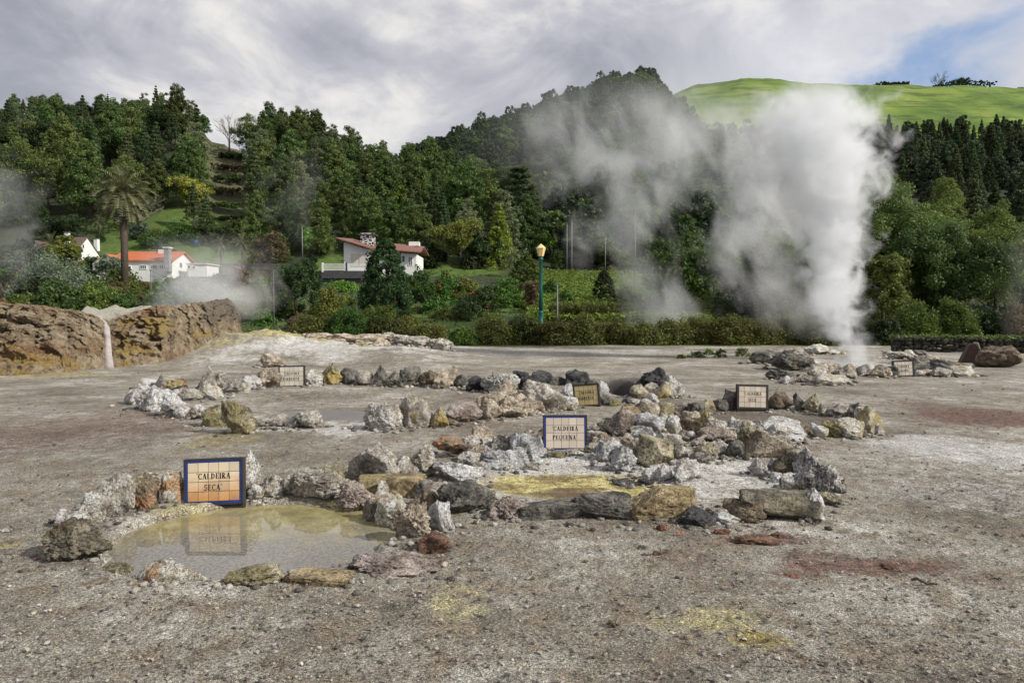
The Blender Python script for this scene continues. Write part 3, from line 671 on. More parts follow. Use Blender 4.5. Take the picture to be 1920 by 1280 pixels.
rock_row('around the black vent pit', 'rocks around the black vent pit', [
 (1132,742,16,26,'tall','white'), (1230,730,46,38,'crag','black',{'what':'large pitch-dark rock'}), (1202,728,16,26,'lump','dark'), (1266,745,36,42,'tall','greystreak',{'what':'striped upright rock'}),
 (1201,747,32,26,'lump','yellow'), (1241,747,28,30,'lump','yellow',{'what':'bright yellow rock'}), (1222,745,24,26,'lump','grey'), (1222,755,24,18,'crag','white'), (1204,758,28,12,'low','pale'), (1130,757,26,22,'lump','grey'),
 (1145,760,34,14,'low','dark'), (1153,761,20,13,'low','olive'), (1183,757,28,12,'lump','grey'), (1110,724,18,14,'lump','dark')])
rock_row('between pit and brown hollow', 'rocks between the pit and the brown hollow', [
 (1180,788,36,27,'block','ochre'), (1206,786,28,35,'tall','moss'), (1225,780,20,28,'block','tan'), (1247,780,30,30,'block','olive'), (1265,778,20,18,'lump','dark'), (1277,770,20,20,'lump','mauve'),
 (1295,776,32,30,'crag','dark'), (1290,779,15,11,'lump','grey'), (1313,770,16,22,'lump','dark'), (1327,769,24,27,'lump','yellow',{'what':'yellow and rust rounded rock'}), (1352,766,24,22,'lump','dark'), (1368,765,28,36,'crag','dark')])
rock_row('round the brown hollow', 'rocks round the brown hollow', [
 (1463,765,44,31,'lump','brown'), (1499,767,19,34,'spike','dark',{'what':'dark shark-fin rock'}), (1522,769,30,34,'spike','yellow'), (1546,773,20,24,'spike','grey'), (1575,776,44,23,'low','grey'), (1602,786,22,36,'lump','dark'),
 (1619,792,30,32,'lump','pale'), (1634,814,44,54,'spike','yellow',{'what':'pointed cream-yellow cluster rock'}), (1592,821,54,37,'lump','cream',{'what':'pale domed boulder'}), (1562,820,42,32,'crag','olive'),
 (1534,822,28,28,'lump','cream'), (1508,822,28,24,'crag','brown'), (1462,826,76,42,'strat','white',{'what':'big white boulder with slanting layers'}), (1612,818,20,16,'lump','brown'), (1646,814,18,22,'lump','pale')])
rock_row('in the steaming spring near rim', 'rocks in the near rim of the steaming spring', [
 (1436,683,52,24,'lump','dark'), (1486,696,68,32,'lump','dark',{'what':'largest smooth dark rock'}), (1463,713,44,19,'crag','dark'), (1471,719,20,15,'spike','white'), (1490,718,20,11,'lump','grey'), (1517,718,38,13,'low','grey'),
 (1552,723,44,22,'lump','cream'), (1532,708,32,26,'lump','pale'), (1556,707,24,27,'lump','tan'), (1578,719,30,24,'crag','grey'), (1572,692,40,14,'low','grey'), (1601,703,30,20,'lump','tan'), (1625,704,30,21,'lump','pale'),
 (1651,708,34,24,'lump','tan'), (1640,692,38,14,'low','dark'), (1671,706,20,20,'lump','dark'), (1727,695,30,19,'block','dark'), (1723,706,22,12,'lump','pale'), (1741,705,28,12,'lump','mauve'),
 (1762,707,32,18,'lump','grey'), (1773,700,44,22,'strat','dark',{'roll':.3}), (1800,706,40,20,'lump','cream'), (1818,705,16,19,'crag','pale'), (1789,688,38,12,'low','brown'), (1590,710,26,18,'lump','grey')])
rock_row('in the steaming spring back rim', 'rocks in the back rim of the steaming spring', [
 (1487,666,32,15,'lump','grey'), (1533,664,44,18,'low','cream'), (1515,680,38,17,'low','cream'), (1455,665,30,12,'low','grey'), (1724,666,22,10,'lump','dark'), (1705,670,24,13,'lump','pale'),
 (1722,682,32,13,'low','dark'), (1690,674,38,14,'low','grey'), (1745,678,30,12,'low','tan'), (1560,664,26,10,'low','pale'), (1670,668,24,10,'low','pale')])
rock_px(1869, 689, 70, 40, 'lump', 'brown', 'big rounded brown boulder standing alone beside the information board', name='boulder', cat='boulder')
rock_row('along the pale bank crest', 'rocks along the pale sinter bank', [
 (690,663,80,18,'low','tan',{'lift':-.04}), (735,662,84,24,'crag','grey',{'lift':-.05}), (778,663,60,20,'low','grey',{'lift':-.04}), (825,665,46,22,'crag','pale',{'lift':.0}), (640,664,70,15,'low','tan',{'lift':-.03}), (510,690,40,22,'low','tan',{'lift':.05}), (712,664,34,15,'low','tan',{'lift':-.03}), (600,662,56,14,'low','tan',{'lift':-.02})])
rf_ = random.Random(99)
for i in range(62):
    a_ = rf_.uniform(0, 1)
    if i < 40: px = rf_.uniform(1112, 1470); pb = rf_.uniform(796, 872); wh = 'behind the yellow basin'; gp_ = 'jagged filler rocks behind the yellow basin'
    elif i < 52: px = rf_.uniform(868, 1012); pb = rf_.uniform(842, 880); wh = 'west of the middle sign'; gp_ = 'filler rocks west of the middle sign'
    else: px = rf_.uniform(925, 1050); pb = rf_.uniform(748, 776); wh = 'in the tan heap by the tilted sign'; gp_ = 'filler rocks by the tilted sign'
    if i < 40 and px > 1300 and pb < 815: pb += 25
    w_ = rf_.uniform(20, 46); rock_px(px, pb, w_, w_ * rf_.uniform(.6, .95), rf_.choice(['crag', 'crag', 'spike', 'lump']), rf_.choice(['grey', 'pale', 'greystreak', 'tan', 'blue', 'pale'] if i < 52 else ['tan', 'pale']), 'jagged pale or grey filler rock heaped ' + wh, group=gp_)
for px, pb, w_, h_, k_, m_, lab in [
 (1243,993,20,13,'lump','rust','rusty orange stone on gravel below the yellow-green block'), (1275,1003,16,10,'lump','rust','small red stone beside the rusty orange stone'),
 (1355,1001,26,14,'lump','rust','brown-orange clod on gravel below the white splinter'), (1400,1019,40,17,'crag','red','dark red-brown clod, widest of the loose clods'),
 (1437,1022,38,17,'crag','red','dark red-brown clod next to the widest clod'), (1462,1006,26,12,'crag','red','small rust-coloured clod above the dark red clods'),
 (1206,1029,18,11,'lump','dark','dark stone on gravel, upper of two near the twig'), (1209,1041,14,8,'lump','dark','dark stone on gravel, lower of two near the twig'),
 (1485,1082,26,9,'low','rust','flat bright orange stone low on the gravel'), (1668,1066,26,12,'crag','red','dark maroon clod on the reddish gravel'), (1022,968,10,9,'lump','rust','bright orange pebble against the long dark slab'),
 (71,1053,12,7,'lump','rust','small red pebble beside the biggest mossy rock'), (427,1250,14,9,'lump','white','small white pebble on the near gravel'), (1460,1218,10,7,'lump','white','white pebble beside the yellow-ringed vent mark'),
 (1219,1120,9,14,'spike','dark','small dark upright stone on open gravel'), (797,968,14,8,'lump','paleorange','small pinkish stone at the inner pool edge'), (515,1224,16,8,'lump','pale','pale pebble in the near foreground gravel'),
 (1735,1226,18,10,'lump','dark','dark pebble alone low in the foreground gravel'), (1545,1248,16,10,'lump','dark','dark pebble low on the gravel below the yellow-ringed mark'), (8,998,14,8,'lump','white','white pebble at the edge beside the yellow lichen patch')]:
    rock_px(px, pb, w_, h_, k_, m_, lab, name='stone', cat='stone')
def twig(px, py, L, ang, lab):
    g = G(px, py); Y = g.y; k = Y / 1280
    pts = [(L * k * (i / 5 - .5), 0.02 * math.sin(i * 2.1), 0.012 + 0.012 * math.sin(i * 1.3)) for i in range(6)]
    o = MB().tube(pts, [0.010, .012, .011, .012, .009, .005], 6).tube([pts[3], (pts[3][0] + .03, .05, .03)], [.006, .003], 5).build('twig', plain('bark_dry', (0.09, 0.065, 0.04), .9), smooth=True)
    o.location = (g.x, g.y, gz(g.x, g.y) + 0.012); o.rotation_euler = (0, 0, ang); tag(o, lab, 'twig')
twig(1237, 1039, 32, 0.5, 'short mossy brown twig on gravel below the dark slabs')
twig(1733, 1095, 42, -0.45, 'dark flat stick on the reddish gravel')
twig(1150, 1176, 20, 0.1, 'tiny thin twig on the open gravel')

# loose rubble packed between the rim rocks, too much to count
RUB = []
for o_ in list(COL.objects):
    if o_.name.split('.')[0] == 'rock': RUB.append((o_.location.x, o_.location.y, o_.dimensions.x))
rgr = np.random.default_rng(17); vv_, ff_, cc_ = [], [], []; v0, f0 = ico(2); k_ = 0
for (x_, y_, w_) in RUB:
    for _ in range(15):
        a_ = rgr.uniform(0, 6.28); r_ = w_ * rgr.uniform(.35, .95); xx_ = x_ + r_ * math.cos(a_); yy_ = y_ + r_ * math.sin(a_) * .9
        s_ = min(w_ * rgr.uniform(.03, .15) * (.5 + .5 * rgr.random()), .018 + .0025 * y_)
        if emask(np.array([xx_]), np.array([yy_]), POOL, .1)[0] > .45: continue
        o3 = rgr.uniform(0, 40); q = v0 * (1 + .8 * fbm(v0[:, 0] * 1.8 + o3, v0[:, 1] * 1.6, v0[:, 2] * 1.6, 5, 3))[:, None] * [1, .9, .68]
        vv_.append(q * s_ + [xx_, yy_, gz(xx_, yy_) + s_ * .25]); ff_.append(f0 + k_ * len(v0)); k_ += 1
        tn_ = rgr.choice([.08, .17, .27, .38, .55]); cc_.append(np.repeat([[tn_, tn_ * .92, tn_ * rgr.uniform(.74, .88)]], len(v0), 0))
rmat, t, b = newmat('rubble_stone'); p_ = t.new('ShaderNodeNewGeometry').outputs['Position']
t.put(b.inputs['Base Color'], t.mix(.7, t.attr('tint'), t.ramp(t.noise(p_, 30, 6, .75), [(.35, .3), (.5, 1.0), (.65, 1.6)]), 'MULTIPLY')); b.inputs['Roughness'].default_value = .9
t.put(b.inputs['Normal'], t.bump(t.noise(p_, 45, 6, .8), 1.0, .03))
tag(mk('rubble', np.concatenate(vv_), np.concatenate(ff_), rmat, True, {'tint': np.concatenate(cc_)}), kind='stuff')

# scattered gravel, too many to count
rg = np.random.default_rng(7)
NP_ = 16000
pyy = 640 + (rg.random(NP_) ** 0.6) * 660; pxx = rg.uniform(-120, 2040, NP_)
dd = 2560.0 / (pyy - 583); X = (pxx - 960) / 1280 * dd; Y = dd
keep = (Y < 22) & (Y > 2.2) & (emask(X, Y, POOL, 0.1) < 0.3) & (emask(X, Y, ell(1190, 903, 300, 46), 0.3) < 0.4)
X, Y = X[keep], Y[keep]; n = len(X); Zg = ground_z(X, Y)
sz = (0.0018 + 0.0075 * rg.random(n) ** 6) * (1 + Y * 0.13)
v0, f0 = ico(1)
jit = 1 + 0.35 * rg.normal(size=(n, len(v0)))
Rm = rg.uniform(0, 6.28, n)
vx = v0[None, :, 0] * jit; vy = v0[None, :, 1] * jit; vz = v0[None, :, 2] * jit
st_ = rg.uniform(0.7, 1.5, (n, 1))
cx_ = vx * np.cos(Rm)[:, None] * st_ - vy * np.sin(Rm)[:, None]; cy_ = vx * np.sin(Rm)[:, None] * st_ + vy * np.cos(Rm)[:, None]
V = np.stack([X[:, None] + cx_ * sz[:, None], Y[:, None] + cy_ * sz[:, None], Zg[:, None] + 0.012 + vz * sz[:, None] * 0.6], -1).reshape(-1, 3)
F = (f0[None] + (np.arange(n) * len(v0))[:, None, None]).reshape(-1, 3)
tone = rg.choice([0.08, 0.16, 0.25, 0.34, 0.46], n, p=[.25, .27, .26, .17, .05]); tint = np.stack([tone, tone * rg.uniform(.86, .95, n), tone * rg.uniform(.68, .88, n)], -1)
cc = np.repeat(tint, len(v0), 0)
gmat, t, b = newmat('gravel_stone'); t.put(b.inputs['Base Color'], t.attr('tint')); b.inputs['Roughness'].default_value = .9
tag(mk('gravel', V, F, gmat, False, {'tint': cc}), kind='stuff')

# ------------------------------------------------------------------ tiled caldera signs
def arc(cx, cy, rx, ry, a0, a1, n=8): return [(cx + rx * math.cos(R(a0 + (a1 - a0) * i / n)), cy + ry * math.sin(R(a0 + (a1 - a0) * i / n))) for i in range(n + 1)]
TH, tn = 0.20, 0.07
def srf(x, y, w_=0.26): return ([(x - w_ / 2, y), (x + w_ / 2, y)], 0.05)
GL = {
 'I': (0.34, [([(.17, 0), (.17, 1)], TH), srf(.17, .02, .32), srf(.17, .98, .32)]),
 'L': (0.62, [([(.17, 0), (.17, 1)], TH), srf(.17, .98, .32), ([(.02, .03), (.58, .03)], .06), ([(.57, .02), (.57, .28)], .06)]),
 'E': (0.64, [([(.17, 0), (.17, 1)], TH), ([(.02, .03), (.58, .03)], .06), ([(.02, .97), (.56, .97)], .06), ([(.17, .52), (.44, .52)], .06), ([(.57, .02), (.57, .27)], .06), ([(.55, .75), (.55, .98)], .06), ([(.44, .42), (.44, .62)], .05)]),
 'A': (0.74, [([(.10, 0), (.36, 1)], tn), ([(.36, 1), (.60, 0)], TH), ([(.20, .34), (.50, .34)], .06), srf(.10, .02, .24), srf(.61, .02, .30)]),
 'C': (0.70, [(arc(.38, .5, .29, .47, 40, 320, 12), .11), (arc(.32, .5, .20, .44, 120, 240, 6), .13), ([(.62, .98), (.62, .70)], .06), ([(.62, .02), (.62, .26)], .05)]),
 'D': (0.74, [([(.17, 0), (.17, 1)], TH), (arc(.17, .5, .47, .47, -90, 90, 10), .09), (arc(.24, .5, .36, .42, -50, 50, 6), .14), srf(.12, .02, .22), srf(.12, .98, .22)]),
 'R': (0.74, [([(.17, 0), (.17, 1)], TH), (arc(.20, .745, .34, .225, -90, 90, 8), .09), (arc(.26, .745, .24, .19, -50, 50, 5), .12), ([(.32, .50), (.58, .02)], .17), srf(.17, .02, .32), srf(.64, .03, .2), srf(.12, .98, .22)]),
 'P': (0.66, [([(.17, 0), (.17, 1)], TH), (arc(.20, .72, .34, .25, -90, 90, 8), .09), (arc(.26, .72, .24, .20, -50, 50, 5), .12), srf(.17, .02, .34), srf(.12, .98, .22)]),
 'B': (0.70, [([(.17, 0), (.17, 1)], TH), (arc(.20, .755, .31, .215, -90, 90, 8), .09), (arc(.20, .27, .37, .24, -90, 90, 8), .10), (arc(.26, .27, .26, .2, -50, 50, 5), .12), srf(.12, .02, .22), srf(.12, .98, .22)]),
 'Q': (0.80, [(arc(.40, .5, .32, .47, 0, 360, 16), .08), (arc(.32, .5, .22, .42, 125, 235, 6), .13), (arc(.48, .5, .22, .42, -55, 55, 6), .13), ([(.40, .12), (.62, -.14), (.74, -.14)], .08)]),
 'U': (0.76, [([(.17, 1), (.17, .28)], TH), (arc(.38, .28, .24, .26, 180, 360, 8), .08), ([(.62, .28), (.62, 1)], tn), srf(.17, .98, .32), srf(.62, .98, .22)]),
 'N': (0.80, [([(.14, 0), (.14, 1)], tn), ([(.12, 1), (.64, .0)], TH), ([(.66, 0), (.66, 1)], tn), srf(.14, .02, .24), srf(.66, .98, .24), srf(.08, .98, .14)]),
 'S': (0.60, [(arc(.30, .74, .21, .23, 40, 250, 8) + arc(.30, .26, .22, .23, 80, -140, 8), .12), ([(.50, .98), (.50, .72)], .05), ([(.09, .02), (.09, .28)], .05)]),
 'T': (0.70, [([(.35, 0), (.35, 1)], TH), ([(.04, .97), (.66, .97)], .06), ([(.05, .72), (.05, .98)], .05), ([(.65, .72), (.65, .98)], .05), srf(.35, .02, .34)]),
 'G': (0.76, [(arc(.38, .5, .29, .47, 40, 325, 12), .11), (arc(.32, .5, .20, .44, 120, 240, 6), .13), ([(.60, .0), (.60, .42)], .14), srf(.60, .42, .28), ([(.62, .98), (.62, .70)], .06)]),
 '"': (0.30, [([(.08, 1.02), (.12, .86)], .07), ([(.20, 1.02), (.24, .86)], .07)]), ' ': (0.4, [])}
def text_mesh(lines, h, lead, width_fit=None):
    vs, fs = [], []
    for li, s in enumerate(lines):
        tot = sum(GL[c][0] + .10 for c in s); k = h
        if width_fit: k = min(h, width_fit / tot) ; 
        kx = k * 0.92; x = -tot * kx / 2; y0 = -li * lead
        for c in s:
            wd, strokes = GL[c]
            for si, (pl, w_) in enumerate(strokes):
                for (x0, y0_), (x1, y1_) in zip(pl[:-1], pl[1:]):
                    ax, ay, bx, by = x + x0 * kx, y0 + y0_ * h, x + x1 * kx, y0 + y1_ * h
                    dx_, dy_ = bx - ax, by - ay; ln = math.hypot(dx_, dy_) or 1
                    nx, ny = -dy_ / ln * w_ * k / 2, dx_ / ln * w_ * k / 2
                    o = len(vs); d = -0.00002 * (o // 4 % 50)
                    vs += [(ax + nx, d, ay + ny), (ax - nx, d, ay - ny), (bx - nx, d, by - ny), (bx + nx, d, by + ny)]; fs.append((o, o + 1, o + 2, o + 3))
            x += (wd + .10) * kx
    return vs, fs
m_iron = plain('dark_stone_frame', (0.035, 0.030, 0.028), .8, .2, 8, bump=.4)
m_blue = plain('cobalt_glaze', (0.018, 0.045, 0.24), .25, .25, 7)
m_letter = plain('letter_glaze', (0.012, 0.011, 0.012), .5, .05)
def tile_mat(name, base, stain):
    m, t, b = newmat('glazed_tile_' + name)
    oc = t.new('ShaderNodeTexCoord').outputs['Object']
    x_, y_, z_ = t.sep(oc)
    tone = t.sep(t.attr('tile_tone'))[0]
    c = t.mix(t.noise(oc, 5.0, 4), base, tuple(k * .86 for k in base))
    if stain:
        s = t.step(t.math('ADD', z_, t.math('MULTIPLY', t.math('SUBTRACT', t.noise(oc, 6.0, 5), .5), .22)), 0.36, 0.0)
        c = t.mix(s, c, (0.60, 0.30, 0.10)); 
        c = t.mix(t.math('MULTIPLY', t.step(t.noise(oc, 9.0, 5), .5, .62), t.math('MULTIPLY', s, .7)), c, (0.42, 0.22, 0.18))
    c = t.mix(t.math('MULTIPLY', t.step(t.noise(oc, 30.0, 4, .7), .60, .70), .35), c, tuple(k * .5 for k in base))
    c = t.mix(1.0, c, tone, 'MULTIPLY')
    t.put(b.inputs['Base Color'], c); b.inputs['Roughness'].default_value = .22
    t.put(b.inputs['Normal'], t.bump(t.noise(oc, 14.0, 2), .08, .01))
    return m
m_grout = plain('tile_grout', (0.10, 0.07, 0.04), .95, .2, 30)
TM = {'stain': tile_mat('stained', (0.78, 0.66, 0.47), True), 'cream': tile_mat('cream', (0.66, 0.57, 0.47), False), 'tan': tile_mat('tan', (0.56, 0.44, 0.22), False),
      'white': tile_mat('white', (0.68, 0.62, 0.52), False), 'greyish': tile_mat('greyish', (0.66, 0.61, 0.52), False)}
def caldera_sign(px, pb, w, h, lines, tiles, label, blue=True, yaw=0.0, roll=0.0, lean=0.12, cols=5, rows=4, fr=0.016, seed=1):
    g = G(px, pb); Y = g.y; W = w * Y / 1280; H = h * Y / 1280
    yy = Y + 0.06
    root = empty('caldera_sign', (g.x * yy / Y, yy, gz(g.x, yy) + (0.0 if Y < 15 else 0.01) + CAM_H * 0 ), 0)
    root.location.z = P(px, pb, yy).z
    root.rotation_euler = Euler((-lean, roll, yaw), 'XYZ')
    tag(root, label, 'sign')
    rgs = random.Random(seed)
    # rough stone backing that shows as the dark frame, reaching into the ground
    bk = MB().box((0, 0.045, H / 2 - 0.06), (W, 0.07, H + 0.12)); ob = bk.build('backing_slab', m_iron, root)
    bv = ob.modifiers.new('bevel', 'BEVEL'); bv.width = .006; bv.segments = 2
    f = MB()
    for cx_, cz, sx, sz_ in ((0, H - fr / 2, W, fr), (0, fr / 2, W, fr), (-W / 2 + fr / 2, H / 2, fr, H - 2 * fr), (W / 2 - fr / 2, H / 2, fr, H - 2 * fr)):
        f.box((cx_, 0.0, cz), (sx, 0.024, sz_))
    f.build('frame', m_iron, root)
    x0, x1, z0, z1 = -W / 2 + fr, W / 2 - fr, fr, H - fr
    if blue:
        bw = 0.024; bl = MB()
        for cx_, cz, sx, sz_ in (((x0 + x1) / 2, z1 - bw / 2, x1 - x0, bw), ((x0 + x1) / 2, z0 + bw / 2, x1 - x0, bw), (x0 + bw / 2, (z0 + z1) / 2, bw, z1 - z0 - 2 * bw), (x1 - bw / 2, (z0 + z1) / 2, bw, z1 - z0 - 2 * bw)):
            bl.box((cx_, 0.002, cz), (sx - .001, 0.018, sz_ - .001))
        bl.build('border', m_blue, root); x0 += bw; x1 -= bw; z0 += bw; z1 -= bw
    # tiles on grout
    vs, fs, tn_, mi = [], [], [], []
    def bx(cx_, cy__, cz, sx, sy, sz_, tone, m):
        o = len(vs)
        for a_, b_, c_ in ((-1,-1,-1),(1,-1,-1),(1,1,-1),(-1,1,-1),(-1,-1,1),(1,-1,1),(1,1,1),(-1,1,1)): vs.append((cx_ + a_ * sx / 2, cy__ + b_ * sy / 2, cz + c_ * sz_ / 2)); tn_.append((tone,) * 3)
        for q in ((0,3,2,1),(4,5,6,7),(0,1,5,4),(1,2,6,5),(2,3,7,6),(3,0,4,7)): fs.append(tuple(k + o for k in q)); mi.append(m)
    bx((x0 + x1) / 2, 0.006, (z0 + z1) / 2, x1 - x0, 0.006, z1 - z0, 1, 1)
    tw, th_ = (x1 - x0) / cols, (z1 - z0) / rows; gp = max(0.005, 0.55 * Y / 1280)
    for i in range(cols):
        for j in range(rows):
            bx(x0 + (i + .5) * tw, 0.0, z0 + (j + .5) * th_, tw - gp, 0.010, th_ - gp, rgs.uniform(.86, 1.08), 0)
    o = mk('tile_panel', vs, fs, [TM[tiles], m_grout], False, {'tile_tone': np.array(tn_)}, mi); o.parent = root
    lh = H * 0.125
    cz = (z0 + z1) / 2 + H * 0.06
    for li, ln_ in enumerate(lines):
        v, f_ = text_mesh([ln_], lh, 0, (x1 - x0) * 0.78); v = [(a_, b_ - 0.0062, c_ + cz - li * H * .245) for a_, b_, c_ in v]
        o = mk('lettering', v, f_, m_letter, False); o.parent = root
    return root
caldera_sign(401, 946, 112, 88, ['"CALDEIRA', 'SECA"'], 'stain', 'blue-bordered tile sign reading CALDEIRA SECA, orange-stained, behind the muddy pool', True, 0.05, -0.03, .12, seed=1)
caldera_sign(1060, 845, 84, 68, ['"CALDEIRA', 'PEQUENA"'], 'cream', 'blue-bordered tile sign reading CALDEIRA PEQUENA behind the yellow basin', True, 0.02, 0.0, .12, seed=2)
caldera_sign(1101, 762, 50, 43, ['"CALDEIRA', 'BARRENTA"'], 'tan', 'tilted tan tile sign reading CALDEIRA BARRENTA beside the black vent pit', False, -0.25, -0.10, .1, fr=.035, seed=3)
caldera_sign(1411, 767, 60, 47, ['"CALDEIRA', 'SECA"'], 'cream', 'cream tile sign reading CALDEIRA SECA over the brown hollow', False, 0.04, 0.03, .1, fr=.04, seed=4)
caldera_sign(547, 725, 49, 40, ['"CALDEIRA', 'BARRENTA"'], 'greyish', 'small brown-framed tile sign reading CALDEIRA BARRENTA behind the grey basin', False, 0.03, -0.02, .1, fr=.03, seed=5)
caldera_sign(1695, 706, 38, 31, ['CALDEIRA', 'GRANDE'], 'white', 'farthest tile sign, white with dark frame, at the steaming spring', False, -0.08, -0.04, .1, fr=.04, seed=6)

# ------------------------------------------------------------------ information lectern
g = G(1822, 679); root = empty('information_board', (g.x, g.y, gz(g.x, g.y)), R(-20)); tag(root, 'dark rust-brown wedge lectern with pale panel beside the brown boulder', 'information board')
m_cor = plain('weathered_steel', (0.055, 0.032, 0.024), .7, .25, 5); m_pan = plain('panel_print', (0.62, 0.58, 0.50), .4, .1, 12); m_ink = plain('panel_ink', (0.10, 0.09, 0.08), .5, .1)
MB().prism([(-.42, -.20, 0), (.34, -.20, 0), (.08, -.20, .74), (-.10, -.20, .74)], (0, .45, 0)).build('stand', m_cor, root)
MB().prism([(.37, -.24, .06), (.40, -.24, .06), (.14, -.24, .80), (.11, -.24, .80)], (0, .54, 0)).build('panel', m_pan, root)
mb = MB()
for i in range(6): 
    z_ = .20 + i * .085; x_ = .40 - (z_ - .06) * .26 / .74 + .003
    mb.prism([(x_, -.18, z_), (x_ - .012, -.18, z_ + .035), (x_ - .012, .22 - (i % 3) * .06, z_ + .035), (x_, .22 - (i % 3) * .06, z_)], (.002, 0, .001))
mb.build('printed_text', m_ink, root)

# ------------------------------------------------------------------ dry-stone wall along the back of the field
m_wall = rock_mat('wall_stone', (0.022, 0.020, 0.017), (0.095, 0.085, 0.07), (0.06, 0.07, 0.03), .56, .66)
v0, f0 = ico(2); rg = np.random.default_rng(3); VV, FF = [], []; cnt = 0
A_ = G(1672, 664); B_ = G(2150, 672); A_.y = 34.0; A_.x = (1672 - 960) / 1280 * 34.0; B_.y = 31.0; B_.x = (2150 - 960) / 1280 * 31.0
L_ = (B_ - A_).length; dv = (B_ - A_).normalized()
for row in range(4):
    s_ = 0.0
    while s_ < L_:
        wl = rg.uniform(.14, .55); hl = rg.uniform(.17, .27)
        c = A_ + dv * (s_ + wl / 2) + Vector((0, 0, row * .175 + .08 + rg.normal() * .025))
        j = 1 + .5 * fbm(v0[:, 0] * 1.5 + cnt, v0[:, 1] * 1.5, v0[:, 2] * 1.5, 5, 2)
        q = np.sign(v0) * np.abs(v0) ** .75 * j[:, None] * np.array([wl / 2, .24, hl / 2])
        q = np.stack([q[:, 0] * dv.x - q[:, 1] * dv.y, q[:, 0] * dv.y + q[:, 1] * dv.x, q[:, 2]], 1)
        VV.append(q + np.array(c)); FF.append(f0 + cnt * len(v0)); cnt += 1; s_ += wl * .90
wall_top = (A_, dv, L_)
o = mk('stone_wall', np.concatenate(VV), np.concatenate(FF), m_wall, True); tag(o, 'low dark dry-stone wall with grassy top behind the steaming spring', 'stone wall')

# ------------------------------------------------------------------ red-brown thermal mound at the left
nx_, ny_ = 560, 150
def mound_top(px): return np.interp(px, [-500, -200, 0, 50, 100, 140, 170, 196, 205, 214, 230, 260, 300, 350, 390, 410, 432, 445, 449, 452, 470],
                                     [600, 575, 568, 570, 577, 583, 590, 598, 603, 600, 590, 581, 574, 569, 566, 561, 563, 572, 600, 640, 670])
def mound_bot(px): return np.interp(px, [-500, -200, 0, 100, 200, 300, 400, 450, 480], [712, 708, 704, 700, 690, 686, 672, 658, 655])
pxs = np.linspace(-420, 462, nx_); tt = np.linspace(0, 1, ny_)
V = np.zeros((ny_, nx_, 3))
for j in range(nx_):
    d0 = 2560 / (mound_bot(pxs[j]) - 583); d1 = d0 + 1.6 - 0.9 * max(0, (pxs[j] - 380) / 80)
    el = (583 - mound_top(pxs[j])) / 1280
    top = CAM_H + el * d1
    a_ = (pxs[j] - 960) / 1280
    face = tt < 0.75
    k = np.clip(tt / 0.75, 0, 1)
    y_ = d0 + (d1 - d0) * np.where(face, 0.75 * k ** 1.6 + 0.25 * k, 1)
    z_ = -0.15 + (top + 0.15) * np.where(face, np.sin(k * math.pi / 2) ** .9, 1)
    back = np.clip((tt - .75) / .25, 0, 1); kb = float(sstep(130, 165, pxs[j]) * (1 - sstep(285, 330, pxs[j])))
    y_ = y_ + back * 5.5; pl = CAM_H + (583 - (578 + 3 * math.sin(pxs[j] * .11))) / 1280 * (d1 + 2.6)
    rise = np.interp(back, [0, .45, .55, 1], [top, pl, pl, pl - 1.6]); z_ = np.where(back > 0, rise * kb + (z_ - back ** 1.5 * 1.6) * (1 - kb), z_)
    V[:, j, 0] = a_ * y_ * CT; V[:, j, 1] = y_; V[:, j, 2] = z_
Xf, Yf, Zf = V[..., 0], V[..., 1], V[..., 2]
N1 = fbm(Xf * .8, Yf * .8, Zf * 1.2, 91, 4, .6); N2 = fbm(Xf * 3, Yf * 3, Zf * 4.2, 92, 4, .65); N3 = np.abs(fbm(Xf * 1.6 + 9, Yf * 1.6, Zf * 3.0, 93, 4, .6))
fa = np.sin(np.clip(tt / .75, 0, 1) * math.pi)[:, None] * (1 - .93 * np.exp(-((pxs[None, :] - 206) / 9.0) ** 2))
V[..., 1] -= (0.85 * N1 + 0.50 * N2 - 1.1 * N3 + .1 + .12 * fbm(Xf * 8, Yf * 8, Zf * 10, 97, 3, .7)) * fa
V[..., 2] += 0.13 * N2 + 0.10 * (N1 * (tt > .6)[:, None])
V[..., 0] += 0.10 * N2 * fa
PX = np.broadcast_to(pxs[None], (ny_, nx_)); TT = np.broadcast_to(tt[:, None], (ny_, nx_))
N4 = fbm(Xf * 1.1 + 3, Zf * 1.4, Yf * .5, 96, 5, .65)
cream = np.clip(sstep(.72, .80, TT) * sstep(120, 175, PX) * (1 - sstep(400, 425, PX)) + sstep(.66, .75, TT) * sstep(300, 340, PX) * (1 - sstep(385, 405, PX)) * .7, 0, 1)
ora = np.clip((1 - sstep(330, 460, PX)) * (0.45 + 1.1 * N4) + 0.8 * sstep(.6, .75, TT) * (1 - sstep(100, 180, PX)), 0, 1)
yel_ = np.clip(2.2 * (N4[::-1] - .02) + 1.2 * (1 - sstep(.0, .28, TT)) * (1 - sstep(60, 240, PX)) * (.5 + N2) + .9 * np.exp(-((PX - 235) / 14) ** 2) * (TT < .5) + .8 * np.exp(-((PX - 360) / 40) ** 2 - ((TT - .25) / .1) ** 2), 0, 1)
dk_ = sstep(372, 392, PX) * sstep(.22, .40, TT)
mm, t, b = newmat('thermal_mound')
pos = t.new('ShaderNodeNewGeometry').outputs['Position']
zs = t.new('ShaderNodeSeparateColor'); t.put(zs.inputs[0], t.attr('crust'))
n1 = t.noise(pos, 2.2, 7, .7); n2 = t.noise(pos, 14, 6, .75)
c = t.ramp(n1, [(.34, (.14, .10, .06)), (.48, (.33, .25, .155)), (.62, (.56, .47, .33))])
